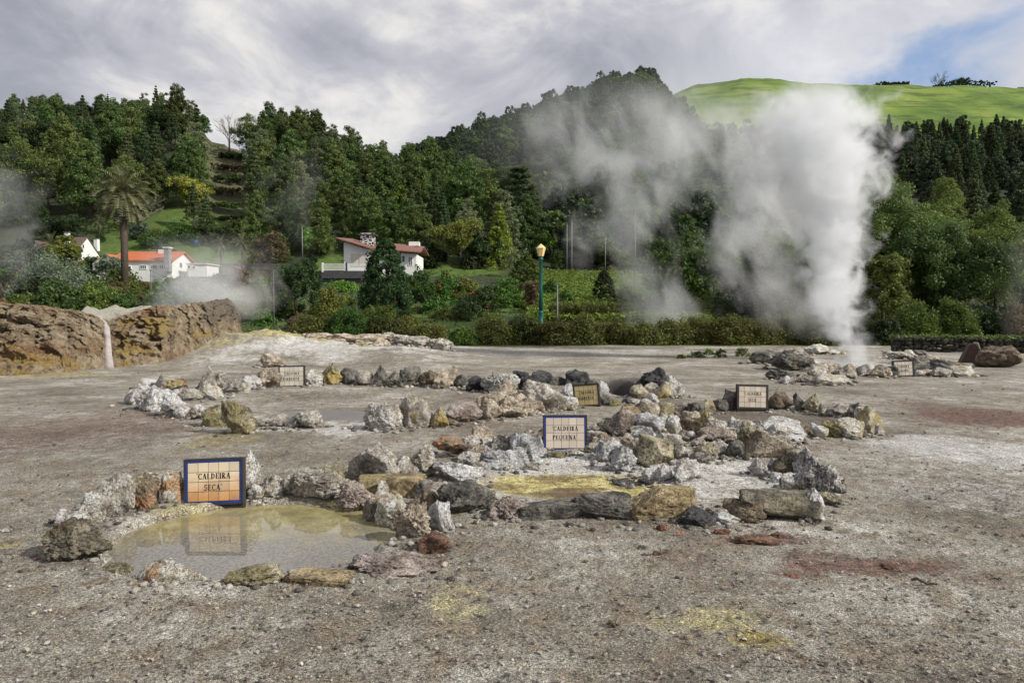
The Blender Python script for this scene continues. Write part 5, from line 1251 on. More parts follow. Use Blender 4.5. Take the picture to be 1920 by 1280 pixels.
for row in GP:
    px, pb, w_, h, k_, mt, lb, nm, ct, dn = row
    if k_ in ('bush', 'cone'): w_ *= 1.18; h *= 1.06
    fl = 16 if 'crowned with red' in lb else (7 if 'red blossom low' in lb else 0)
    gplant(px, pb, w_, h, k_, mt, lb, nm, ct, dn, flowers=fl)
for px, pb, w_, h, k_, mt, lb in [(1085,500,90,44,'bush','dark','dark bush below the pale poles above the crop field'), (1140,502,80,40,'bush','hill','green bush at the top edge of the crop field'), (625,524,70,20,'bush','olive','low olive shrub under the west end of the white railing'), (662,528,50,18,'bush','mid','low green shrub below the middle of the white railing'),
 (640,548,90,22,'bush','bright','low bright green border on the slope below the railing'), (760,520,70,26,'bush','dark','dark low shrub at the foot of the bungalow wall'), (880,505,50,34,'bush','dark','dark shrub on the lawn east of the bungalow'),
 (1030,560,60,40,'bush','mid','green bush between the lamp post and the crop field'), (690,600,50,34,'bush','olive','olive shrub at the foot of the tall dark evergreen'), (845,600,110,26,'bush','olive','low spreading shrub on the lawn between azaleas and heath')]:
    gplant(px, pb, w_, h, k_, mt, lb, dens=1.2)
# heath hedge along the edge of the field
HB = [(868,648,60,34,'mid'),(925,650,90,60,'heath'),(985,652,80,58,'heath'),(1040,652,84,48,'heath'),(1098,652,96,56,'heath'),(1160,653,90,52,'heath'),(1215,654,84,50,'heath'),(1268,654,96,54,'heath'),
      (1326,655,96,60,'heath'),(1384,655,96,62,'heath'),(1440,656,90,64,'heath'),(1492,656,90,66,'heath'),(1545,658,80,60,'heath')]
HLAB = ['small leafy green bush at the west end of the heath hedge', 'heath bush, westernmost large one of the hedge', 'heath bush just west of the lamp post foot', 'heath bush just east of the lamp post foot']
for i, (px, pb, w_, h, mt) in enumerate(HB):
    lb = HLAB[i] if i < 4 else 'heath bush, %s of the hedge counted east from the lamp post' % ORD[i - 3]
    gplant(px, pb, w_ * 1.25, h * 1.3, 'bush', mt, lb, 'heath_bush', 'bush', 2.4, Y=39.5 + (i % 3) * .5)
# big trees beside the steaming spring
RT_ = [
 (1722,640,190,300,'broad','hill','tallest broad green tree behind the dry-stone wall',52,6.0), (1800,648,170,256,'broad','hill','broad tree with domed crown, just east of the tallest tree',49,5.0),
 (1672,650,110,170,'broad','olive','lower green tree half hidden by the steam plume',47,3.0), (1898,640,150,262,'broad','olive','yellowish fine-leaved tree at the far east edge',55,4.0),
 (1780,420,70,90,'hilltree','yellow','pale wind-bent tree top above the domed crown',88,1.2),
 (1735,650,120,110,'bush','mid','glossy large-leaved shrub over the middle of the stone wall',41,2.6), (1810,650,110,120,'bush','mid','large-leaved shrub east of the glossy one over the wall',41.5,2.6),
 (1870,650,90,90,'bush','dark','dark shrub over the wall near the information board',42,1.8), (1930,650,90,100,'bush','brown','brownish twiggy shrub at the east edge over the wall',41,1.6),
 (1668,655,80,76,'bush','dark','dark shrub beside the foot of the steam plume',40,1.6), (1610,656,70,70,'bush','dark','dark shrub directly behind the steam plume foot',41,1.2)]
for px, pb, w_, h, k_, mt, lb, Y, dn in RT_:
    gplant(px, pb, w_, h, k_, mt, lb, 'tree' if k_ != 'bush' else 'shrub', 'tree' if k_ != 'bush' else 'shrub', dn, Y=Y, leaf=.11 if k_ != 'bush' else .085)
# bushes filling the hillside right behind the steam
fills = []
for i in range(46):
    px = rnd.uniform(1260, 1990); Yf_ = rnd.uniform(56, 125) ; x = (px - 960) / 1280 * Yf_
    fills.append((x, Yf_, hz(x, Yf_) - .4, rnd.uniform(.45, .8), rnd.uniform(0, 6.28)))
PB = [proto('t', 'broad', 9, 9, 'dark', 71, .22, 1.0), proto('t', 'broad', 8, 9, 'mid', 72, .22, 1.0), proto('t', 'broad', 8, 8, 'olive', 73, .22, .9)]
for i, (x, y, z, s, yw) in enumerate(fills):
    place((('hillside_tree',) + rnd.choice(PB)[1:]), (x, y, z), s * 1.2, 'leafy tree in the dense growth behind the steam plume', 'tree', 'trees packed behind the steam plume', yw)
# small shrubs filling the gardens
PG = [proto('t', 'bush', 2.2, 3.2, 'mid', 81, .12, .7), proto('t', 'bush', 2, 3, 'hill', 82, .12, .7), proto('t', 'bush', 2.4, 3, 'dark', 83, .12, .7), proto('t', 'bush', 2, 3.4, 'olive', 84, .12, .7), proto('t', 'bush', 1.8, 2.6, 'brown', 85, .12, .6)]
def small(px, Y, s, lab, grp):
    x = (px - 960) / 1280 * Y; pr = rnd.choice(PG); _, c, t_ = pr
    root = empty('garden_shrub', (x, Y, hz(x, Y) - .15), rnd.uniform(0, 6.28)); root.scale = (s, s, s * rnd.uniform(.8, 1.2)); tag(root, lab, 'shrub', grp)
    a_ = c.copy(); COL.objects.link(a_); a_.parent = root
for i in range(120):
    px = rnd.uniform(-60, 540); Y = rnd.uniform(58, 128)
    if 175 < px < 400 and Y > 84 and Y < 108: continue
    small(px, Y, rnd.uniform(.7, 2.0), 'small round shrub among the hillside gardens around the orange-roofed house', 'shrubs around the orange-roofed house')
for i in range(44):
    px = rnd.uniform(540, 1300); Y = rnd.uniform(48, 72) if rnd.random() < .6 else rnd.uniform(115, 128)
    if px > 1010 and Y < 100: px -= 420
    small(px, Y, rnd.uniform(.45, 1.1) * (1 if Y < 80 else 1.5), 'small shrub in the garden slope between the heath hedge and the wood', 'shrubs on the garden slope')
# clipped hedges along the terraces
for i, (px, py, w_) in enumerate([(432,300,52),(420,322,70),(408,344,84),(398,366,96),(402,392,80),(420,418,70),(425,436,50)]):
    gplant(px, py, w_, 9, 'hedge', 'brown' if i % 2 else 'hill', 'clipped terrace hedge on the slope under the gap, %s from the top' % ORD[i], 'terrace_hedge', 'hedge', 1.0)
# tufts at the edge of the gravel
for i, (px, pb, w_, h) in enumerate([(1306,670,36,16),(1330,664,20,14),(1350,670,22,20),(1392,668,30,24),(1278,672,18,10)]):
    g = G(px, pb); s = g.y / 1280
    plant('grass_tuft', 'bush', h * s, w_ * s * 1.3, 'olive', ['low brown-green tuft, widest of the row on the gravel edge', 'low tuft second from west on the gravel edge', 'rounded heath tuft next to the widest one', 'taller heath tuft nearest the smooth dark rocks', 'smallest scrap of green at the west of the tuft row'][i], 'tuft', (g.x, g.y, gz(g.x, g.y)), 300 + i, .035, .22)
A_, dv, L_ = wall_top; rg = np.random.default_rng(4); N = 420; s_ = rg.uniform(0, L_, N)
V, F, tone = leaves(np.stack([A_.x + dv.x * s_ + rg.normal(size=N) * .12, A_.y + dv.y * s_ + rg.normal(size=N) * .12, np.full(N, A_.z + .72) + rg.normal(size=N) * .04], 1), np.full(N, .16), 10, .06, rg)
o = mk('wall_plants', V, F, LM['hill'], False, {'tone': np.stack([tone] * 3, 1)}); tag(o, 'low weeds growing along the top of the dry-stone wall', None, None, 'stuff')

# ---- crop field: leafy rows, uncountable
rg = np.random.default_rng(12); N = 9500
u = rg.uniform(990, 1330, N); Yc = rg.uniform(54, 114, N); X = (u - 960) / 1280 * Yc; Yc = np.round(Yc / 1.3) * 1.3 + rg.normal(size=N) * .18
Zc = hill_z(X, Yc); k = np.ones(N, bool)
V, F, tone = leaves(np.stack([X, Yc, Zc + .35], 1)[k], np.full(k.sum(), .45), 9, .17, rg, tonec=rg.uniform(.2, 1, k.sum()))
o = mk('crops', V, F, LM['bright'], False, {'tone': np.stack([tone] * 3, 1)}); tag(o, 'leafy green crop field on the slope behind the lamp post', None, None, 'stuff')
# ground cover between the shrubs
N = 9000; u = rg.uniform(-120, 2050, N); Yc = 39.5 + 90 * rg.random(N) ** 1.6; X = (u - 960) / 1280 * Yc; Zc = hill_z(X, Yc)
V, F, tone = leaves(np.stack([X, Yc, Zc + .1], 1), np.full(N, .55), 8, .13, rg, tonec=rg.uniform(0, .7, N), squash=.35)
o = mk('undergrowth', V, F, LM['hill'], False, {'tone': np.stack([tone] * 3, 1)}); tag(o, 'low green ground cover over the garden slopes', None, None, 'stuff')

# ---- palms
def palm(name, px, pb, top_py, crown_px, label, Y=None, nf=64, tr=.32, small_=False):
    g = hit(px, pb) if Y is None else P(px, pb, Y)
    s = g.y / 1280; H = (pb - top_py) * s; Rr = crown_px * s
    root = empty(name, (g.x, g.y, g.z - .2)); tag(root, label, 'palm tree')
    H0 = H - Rr * .75
    MB().tube([(0, 0, 0), (.03, 0, H0 * .5), (0, 0, H0)], [tr * 1.25, tr, tr * 1.1], 12).build('trunk', m_bark, root, True)
    rg = np.random.default_rng(int(px)); vs, tn2 = [], []
    for i in range(nf):
        az = i * 2.39996; el = R(82) - (i / nf) ** .85 * R(125); L = Rr * rg.uniform(1.0, 1.25)
        p = Vector((0, 0, H0)); d = Vector((math.cos(az) * math.cos(el), math.sin(az) * math.cos(el), math.sin(el))); side = Vector((-math.sin(az), math.cos(az), 0)); prev = p; seg = 9
        tc_ = rg.uniform(.2, 1) * (1 - .5 * i / nf)
        for k in range(seg):
            d = (d + Vector((0, 0, -.17))).normalized(); q = prev + d * L / seg; up_ = side.cross(d).normalized()
            rw = L * .012
            vs += [prev + side * rw, prev - side * rw, q - side * rw, q + side * rw]; tn2 += [tc_] * 4
            wl = L * .20 * math.sin((k + 1.2) / (seg + 1.2) * math.pi) ** .6
            for sgn in (-1, 1):
                for m_ in range(2):
                    a0 = prev.lerp(q, m_ * .5); a1 = prev.lerp(q, m_ * .5 + .32); tip = a0 + side * sgn * wl + d * wl * .75 - up_ * wl * (.22 + rg.uniform(0, .3))
                    vs += [a0, a1, tip + d * .01, tip]; tn2 += [tc_ * rg.uniform(.6, 1.2)] * 4
            prev = q
    V = np.array([tuple(v) for v in vs]); F = np.arange(len(V)).reshape(-1, 4)
    c = mk('fronds', V, F, LM['palm'], False, {'tone': np.stack([np.clip(tn2, 0, 1)] * 3, 1)}); c.parent = root
    return root
palm('palm_tree', 235, 560, 322, 54, 'tall date palm with full drooping crown in front of the orange-roofed house', Y=78, nf=84, tr=.36)
palm('small_palm', 415, 512, 444, 18, 'short shaggy palm west of its twin above the steam', nf=34, tr=.2)
palm('small_palm', 455, 512, 440, 19, 'short shaggy palm east of its twin above the steam', nf=34, tr=.2)
palm('small_palm', 97, 520, 440, 26, 'low palm beside the white gabled house', nf=34, tr=.2)
palm('small_palm', 186, 440, 402, 18, 'small palm with sparse fronds beside the tall date palm crown', nf=26, tr=.2)
palm('small_palm', 965, 520, 462, 22, 'spiky small palm under the cedar', nf=34, tr=.2)
g = P(430, 284, 196); bare_tree('bare_tree', (g.x, g.y, hz(g.x, g.y) - .3), 9.5, 9, 'leafless pinkish tree in the gap on the ridge skyline', m_barkpale, 3, 11, 3)
g = hit(690, 448); bare_tree('bare_tree', (g.x, g.y, g.z), 8, 7, 'leafless reddish tree just above the bungalow roof', plain('bark_red', (.16, .10, .08), .9), 4, 9, 2)
g = hit(265, 440); bare_tree('bare_tree', (g.x, g.y, g.z), 8, 9, 'leafless twiggy tree beside the tall date palm', m_barkpale, 6, 10, 3)

# ------------------------------------------------------------------ houses
m_white = plain('white_render', (0.78, 0.78, 0.77), .8, .05, .6)
m_win = plain('window_glass', (0.05, 0.06, 0.07), .15, .2, 3)
m_shut = plain('cream_shutter', (0.60, 0.57, 0.50), .6, .06, 4)
m_dkst = plain('dark_plinth', (0.07, 0.07, 0.075), .8, .2, 2)
def roof_mat(name, a_, c_):
    m, t, b = newmat(name); oc = t.new('ShaderNodeTexCoord').outputs['Object']
    wv = t.new('ShaderNodeTexWave', wave_type='BANDS', bands_direction='X'); t.put(wv.inputs[0], oc); wv.inputs['Scale'].default_value = 1.6; wv.inputs['Distortion'].default_value = .6
    c = t.mix(t.noise(oc, 1.5, 5), a_, c_); c = t.mix(t.math('MULTIPLY', wv.outputs[1], .35), c, tuple(k * .5 for k in a_)); t.put(b.inputs['Base Color'], c)
    b.inputs['Roughness'].default_value = .85; t.put(b.inputs['Normal'], t.bump(wv.outputs[1], .5, .05)); return m
m_rf1 = roof_mat('orange_tiles', (.48, .115, .045), (.64, .20, .085)); m_rf2 = roof_mat('brown_red_tiles', (.20, .085, .065), (.31, .155, .125)); m_rf3 = roof_mat('dark_tiles', (.10, .07, .055), (.18, .13, .11))
m_pat, t, b = newmat('black_and_white_stonework'); oc = t.new('ShaderNodeTexCoord').outputs['Object']
e_ = t.voro(t.vmath('MULTIPLY', oc, (1.6, 1.6, 2.6)), 1.0, 'DISTANCE_TO_EDGE'); t.put(b.inputs['Base Color'], t.mix(t.step(e_, .07, .10), (.74, .74, .72), (.03, .028, .026)))
m_stch, t, b = newmat('stone_chimney'); oc = t.new('ShaderNodeTexCoord').outputs['Object']
e_ = t.voro(oc, 3.0, 'DISTANCE_TO_EDGE'); t.put(b.inputs['Base Color'], t.mix(t.step(e_, .03, .09), (.42, .42, .42), t.mix(t.noise(oc, 5), (.10, .10, .11), (.28, .28, .29))))

class House:
    """local frame: origin at the near-west corner on the ground, x along the front, y away from the viewer"""
    def __init__(s, name, loc, rz, label): s.root = empty(name, loc, rz); tag(s.root, label, 'house')
    def win(s, x, z, w_, h, y=0.0, mat=None, side='f', mull=1):
        o = MB()
        c = (x, y - .03, z + h / 2) if side == 'f' else (x, y, z + h / 2); d = (w_, .08, h) if side == 'f' else (.08, w_, h)
        f = o.box(c, d).build('window', m_white if mat is None else mat, s.root)
        p = MB()
        n = mull + 1
        for i in range(n):
            ww = (w_ - .12 * (n + 1)) / n; off = -w_ / 2 + .12 + ww / 2 + i * (ww + .12)
            if side == 'f': p.box((x + off, y - .075, z + h / 2), (ww, .02, h - .24))
            else: p.box((x + (.045 if side == 'r' else -.045), y + off, z + h / 2), (.02, ww, h - .24))
        g_ = p.build('pane', m_win if mat is None else m_shut, f); return f
def gable_prism(mb, x0, x1, y0, y1, z0, z1, ridge, axis='x'):
    if axis == 'x':   # ridge runs along x
        ym = (y0 + y1) / 2; mb.prism([(x0, y0, z0), (x0, y1, z0), (x0, y1, z1), (x0, ym, ridge), (x0, y0, z1)], (x1 - x0, 0, 0))
    else:
        xm = (x0 + x1) / 2; mb.prism([(x0, y0, z0), (x1, y0, z0), (x1, y0, z1), (xm, y0, ridge), (x0, y0, z1)], (0, y1 - y0, 0))
def gable_roof(mb, x0, x1, y0, y1, z1, ridge, ov=.45, th=.18, axis='x'):
    if axis == 'x':
        ym = (y0 + y1) / 2; k = (ridge - z1) / (ym - y0)
        for sg, ya in ((-1, y0 - ov), (1, y1 + ov)):
            zz = z1 - ov * k; mb.prism([(x0 - ov, ya, zz + .03), (x0 - ov, ym, ridge + .03), (x0 - ov, ym, ridge + th + .03), (x0 - ov, ya, zz + th + .03)], (x1 - x0 + 2 * ov, 0, 0))
    else:
        xm = (x0 + x1) / 2; k = (ridge - z1) / (xm - x0)
        for xa in (x0 - ov, x1 + ov):
            zz = z1 - ov * k; mb.prism([(xa, y0 - ov, zz + .03), (xm, y0 - ov, ridge + .03), (xm, y0 - ov, ridge + th + .03), (xa, y0 - ov, zz + th + .03)], (0, y1 - y0 + 2 * ov, 0))

# white bungalow (seen front on, with a higher west wing under a mono-pitch roof)
Yb = 100.0; sb = Yb / 1280
def lx(px): return (px - 640) * sb
o0 = P(640, 508, Yb); H_ = House('bungalow', o0, 0, 'white bungalow with brown-red low roof and black-and-white stone chimney'); r_ = H_.root
zt_ = lambda py: (508 - py) * sb
wl = MB()
wl.prism([(lx(645), 0, -1.5), (lx(697), 0, -1.5), (lx(697), 0, zt_(470)), (lx(645), 0, zt_(454))], (0, 9, 0))
wl.prism([(lx(697) + .01, .6, -1.5), (lx(779), .6, -1.5), (lx(779), .6, zt_(476)), (lx(697) + .01, .6, zt_(470))], (0, 8, 0))
wl.build('wall', m_white, r_)
rf = MB()
rf.prism([(lx(634), -1.2, zt_(449)), (lx(697), -1.2, zt_(468)), (lx(697), -1.2, zt_(466)), (lx(634), -1.2, zt_(447))], (0, 10.6, .9))
rf.prism([(lx(697) + .02, -.6, zt_(468)), (lx(789), -.6, zt_(475)), (lx(786), 5.5, zt_(475) + 1.35), (lx(697) + .02, 5.5, zt_(468) + 1.5)], (0, 0, .16))
rf.prism([(lx(697) + .02, 5.5, zt_(468) + 1.5), (lx(786), 5.5, zt_(475) + 1.35), (lx(789), 10, zt_(475) + .3), (lx(697) + .02, 10, zt_(468) + .3)], (0, 0, .16))
ro = rf.build('roof', m_rf2, r_)
ch = MB().box((lx(677), 5.0, zt_(444)), (26 * sb, 1.5, 15 * sb + .8)).build('chimney', m_pat, ro)
MB().box((lx(677), 5.0, zt_(434.5)), (34 * sb, 2.2, .16)).build('chimney_cap', m_dkst, ch)
ch = MB().box((lx(768), 5.0, zt_(452)), (20 * sb, 1.3, 8 * sb)).build('chimney', m_white, ro)
H_.win(lx(665), zt_(500), 14 * sb, 24 * sb, 0.0, m_shut, mull=0); H_.win(lx(680), zt_(500), 14 * sb, 24 * sb, 0.0, m_shut, mull=0)
MB().box((lx(691), -.06, zt_(490)), (10 * sb, .1, 36 * sb)).build('stone_panel', m_pat, r_)
H_.win(lx(752), zt_(492), 14 * sb, 14 * sb, .6); H_.win(lx(768), zt_(498), 9 * sb, 18 * sb, .6)
tz_ = MB().box((lx(652), -3.0, -1.4), (78 * sb, 5.0, 2.2)); tz_.build('terrace_wall', m_dkst, r_)
# white railing on the terrace
fr_ = empty('railing', P(605, 508, Yb - 5.8)); tag(fr_, 'white slatted railing along the bungalow terrace', 'railing')
L_ = 84 * sb
mb = MB().box((L_ / 2, 0, .95), (L_, .07, .07)).box((L_ / 2, 0, .12), (L_, .07, .07)); mb.build('rail', m_white, fr_)
mb = MB(); n = 44
for i in range(n): mb.box((L_ * (i + .5) / n, 0, .53), (.05, .04, .78))
mb.build('balusters', m_white, fr_)
for i in range(3): MB().box((L_ * i / 2, 0, .5), (.22, .22, 1.3)).build('post', m_dkst if i == 1 else m_white, fr_)
MB().box((L_ / 2, .1, -.5), (L_ + .3, .3, 1.0)).build('base_wall', m_dkst, fr_)

# orange-roofed house
Yo = 98.0; so = Yo / 1280; lo = lambda px: (px - 190) * so; zo = lambda py: (510 - py) * so
o0 = P(190, 510, Yo); H_ = House('orange_roofed_house', o0, 0, 'long white house with bright orange tiled roof and grey stone chimney'); r_ = H_.root
mb = MB(); gable_prism(mb, lo(208), lo(322), 0, 6.6, -1.5, zo(489), zo(471), 'x')
gable_prism(mb, lo(182), lo(231), -1.0, -.01, -1.5, zo(494), zo(479), 'y'); mb.build('wall', m_white, r_)
rf = MB(); gable_roof(rf, lo(209), lo(323), 0, 6.6, zo(489), zo(471), .3); gable_roof(rf, lo(184), lo(231), -1.0, 1.5, zo(494), zo(478.5), .12, .08, axis='y')
ro = rf.build('roof', m_rf1, r_)
ch = MB().box((lo(318), -.46, zo(488)), (9 * so, .9, 44 * so)).build('chimney', m_stch, ro); MB().box((lo(318), -.46, zo(465.5)), (12 * so, 1.2, .14)).build('chimney_cap', m_white, ch)
MB().box((lo(286), 3.0, zo(471)), (12 * so, 1.0, .9)).build('chimney', m_white, ro)
for px in (269, 289, 305): H_.win(lo(px), zo(505), 13 * so, 9 * so, 0, mull=2)
H_.win(lo(243), zo(510), 8 * so, 12 * so, 0, mull=0); H_.win(lo(322), zo(501), .9, .9, 2.6, mull=1, side='r'); H_.win(lo(322), zo(510), 1.2, .8, 5.0, mull=1, side='r')
# little flat annex
o0 = P(352, 506, 99.5); k = 99.5 / 1280; H_ = House('annex', o0, 0, 'low white flat-roofed outbuilding beside the orange-roofed house'); 
MB().box((18 * k, 2, -.2), (36 * k, 4, 2 * 13 * k * .78)).build('wall', m_white, H_.root); MB().box((18 * k, 2, 11.5 * k), (39 * k, 4.4, .16)).build('roof', m_shut, H_.root); H_.win(12 * k, .1, .6, .5, 0, mull=0); H_.win(3 * k, .1, .5, .6, 0, mull=0)
# white gabled house
Yg_ = 110.0; k = Yg_ / 1280; o0 = P(118, 512, Yg_); H_ = House('gabled_house', o0, 0, 'white gabled house with tall white chimney half hidden by bushes'); r_ = H_.root
mb = MB(); gable_prism(mb, -2 * k, 20 * k, 0, 7.4, -2, 34 * k, 70 * k, 'x')
mb.build('wall', m_white, r_); rf = MB(); gable_roof(rf, -2 * k, 20 * k, 0, 7.4, 34 * k, 70 * k, .15, .1); ro = rf.build('roof', m_rf3, r_)
ch = MB().box((12 * k, -.25, 44 * k), (8 * k, .5, 62 * k)).build('chimney', m_white, r_); MB().box((12 * k, -.25, 75.5 * k), (11 * k, .75, .14)).build('chimney_cap', m_dkst, ch)
ch = MB().box((16 * k, 6.9, 60 * k), (7 * k, .7, 24 * k)).build('chimney', m_white, r_); MB().box((16 * k, 6.9, 72.5 * k), (9 * k, .9, .12)).build('chimney_cap', m_dkst, ch)
H_.win(20 * k, 48 * k, .6, .8, 2.6, mull=0, side='r'); H_.win(20 * k, 14 * k, .8, 1.0, 5.0, mull=0, side='r')
# far roof at the west
o0 = P(58, 470, 118); k = 118 / 1280; H_ = House('far_cottage', o0, R(-20), 'grey cottage roof half hidden by trees at the far west'); r_ = H_.root
mb = MB(); gable_prism(mb, 0, 30 * k, 0, 5, -1.5, 2 * k, 16 * k, 'y'); mb.build('wall', m_white, r_); rf = MB(); gable_roof(rf, 0, 30 * k, 0, 5, 2 * k, 16 * k, .3, axis='y'); rf.build('roof', m_rf3, r_)
# low walls and pale slab near the small palms
o0 = P(420, 505, 101); k = 101 / 1280; MBx = MB().box((45 * k, 0, 4 * k), (90 * k, .3, 9 * k)).box((45 * k, 0, 9 * k), (92 * k, .45, .16)).build('garden_wall', m_dkst); MBx.location = o0; tag(MBx, 'low grey garden wall behind the two small palms', 'wall')

# ------------------------------------------------------------------ street lamp
m_green = plain('green_paint', (0.012, 0.115, 0.095), .4, .12, 6); m_lant, t, b = newmat('lantern_shade')
b.inputs['Base Color'].default_value = (.82, .60, .22, 1); b.inputs['Roughness'].default_value = .35; oc = t.new('ShaderNodeTexCoord').outputs['Object']; t.put(b.inputs['Base Color'], t.mix(t.noise(oc, 4), (.78, .54, .20), (.88, .72, .36)))
YL = 46.0; gL = P(1014, 613, YL); k = YL / 1280; H = 155 * k
root = empty('street_lamp', (gL.x, gL.y, gL.z)); tag(root, 'green cast street lamp with cream lantern above the heath hedge', 'street lamp')
r0 = 3.0 * k
MB().lathe([(r0 * 2.6, -1.3), (r0 * 2.6, .05), (r0 * 2.5, .16), (r0 * 1.7, .22), (r0 * 1.9, .34), (r0 * 1.5, .42), (r0 * 1.5, .95), (r0 * 1.75, 1.0), (r0 * 1.3, 1.08)], 16).build('base', m_green, root, True)
MB().lathe([(r0 * 1.25, 1.08), (r0 * 1.05, H * .5), (r0 * .95, H * .80), (r0 * 1.5, H * .81), (r0 * 1.5, H * .822), (r0 * .95, H * .84), (r0 * 1.2, H * .85)], 16).build('pole', m_green, root, True)
lan = MB().lathe([(5 * k, H * .851), (8.5 * k, H * .935), (9.2 * k, H * .945)], 6).build('lantern', m_lant, root)
MB().lathe([(9.6 * k, H * .946), (5.2 * k, H * .975), (2.2 * k, H * .99), (.9 * k, H * 1.0)], 6).build('lantern_cap', m_lant, lan)
# ------------------------------------------------------------------ poles
m_pole = plain('grey_pole', (0.10, 0.10, 0.095), .8, .12, 2); m_polew = plain('pale_pole', (0.22, 0.22, 0.21), .7, .08, 2)
def pole(px, pb, top, Y, w_, lab, mat=m_pole, arm=False):
    g = P(px, pb, Y); k = Y / 1280; h = (pb - top) * k; root = empty('utility_pole', (g.x, g.y, g.z)); tag(root, lab, 'pole')
    MB().tube([(0, 0, -1.5), (0, 0, h)], [w_ * k / 2 * .9, w_ * k / 2 * .6], 8).build('shaft', mat, root, True)
    MB().box((0, 0, h + .03), (w_ * k * 1.1, w_ * k * 1.1, .08)).build('cap', mat, root)
    if arm: MB().box((0, 0, h - .5), (1.6, .08, .1)).build('crossarm', mat, root)
    return Vector((g.x, g.y, g.z + h))
p1 = pole(1190, 595, 392, 70, 3, 'tall thin grey pole veiled by steam east of the crop field')
p2 = pole(1072, 492, 414, 118, 2.6, 'pale pole at the foot of the misty dark hill', m_polew)
pole(1063, 492, 422, 120, 2, 'thin pole close beside the pale pole', m_polew); pole(1135, 495, 446, 116, 2, 'short thin pole in the steam above the crop field', m_polew)
pole(1045, 600, 532, 52, 4, 'short concrete post just east of the street lamp', m_polew); p3 = pole(514, 606, 508, 48, 2.6, 'grey pole in the low steam beyond the mound', m_pole)
p4 = pole(284, 575, 508, 60, 3, 'slim grey pole in the steam behind the mound', m_pole); pole(93, 530, 490, 75, 3, 'slim grey pole among bushes under the gabled house', m_pole)
pole(567, 470, 424, 112, 2.4, 'pale yellow pole behind the slim bright trees', m_polew); pole(1546, 600, 566, 60, 3, 'pale stake in dark growth left of the plume', m_polew)
mb = MB()
for a_, b_, dz_ in ((p3, p4, 0), (p3, p4, -.4)):
    pts = [a_.lerp(b_, i / 10) + Vector((0, 0, dz_ - 1.0 * (1 - (i / 5 - 1) ** 2))) for i in range(11)]; mb.tube(pts, .012, 4)
o = mb.build('power_line', plain('cable', (.02, .02, .02), .6)); tag(o, 'pair of dark cables sagging between the two slim grey poles', 'cable')
# wire fence by the crop field
root = empty('field_fence', (0, 0, 0)); tag(root, 'dark post and rail fence climbing past the crop field', 'fence'); mb = MB(); prev = None
for i in range(9):
    px = 1160 + i * 13; Y = 116 - i * 1.5; x = (px - 960) / 1280 * Y; z = hz(x, Y); MB().box((x, Y, z + .5), (.12, .12, 1.3)).build('post', m_dkst, root)
    if prev: mb.tube([prev, (x, Y, z + 1.0)], .05, 5); mb.tube([(prev[0], prev[1], prev[2] - .45), (x, Y, z + .55)], .04, 5)
    prev = (x, Y, z + 1.0)
mb.build('rail', m_dkst, root)
# blue water tank on the lawn
g = hit(367, 462); root = None
o = MB().lathe([(.05, 0), (.55, .02), (.55, .9), (.45, 1.1), (.18, 1.15), (.18, 1.25), (.02, 1.26)], 14).build('water_barrel', plain('blue_plastic', (.03, .12, .50), .4), smooth=True); o.location = g; tag(o, 'blue barrel on the terrace above the orange-roofed house', 'barrel')

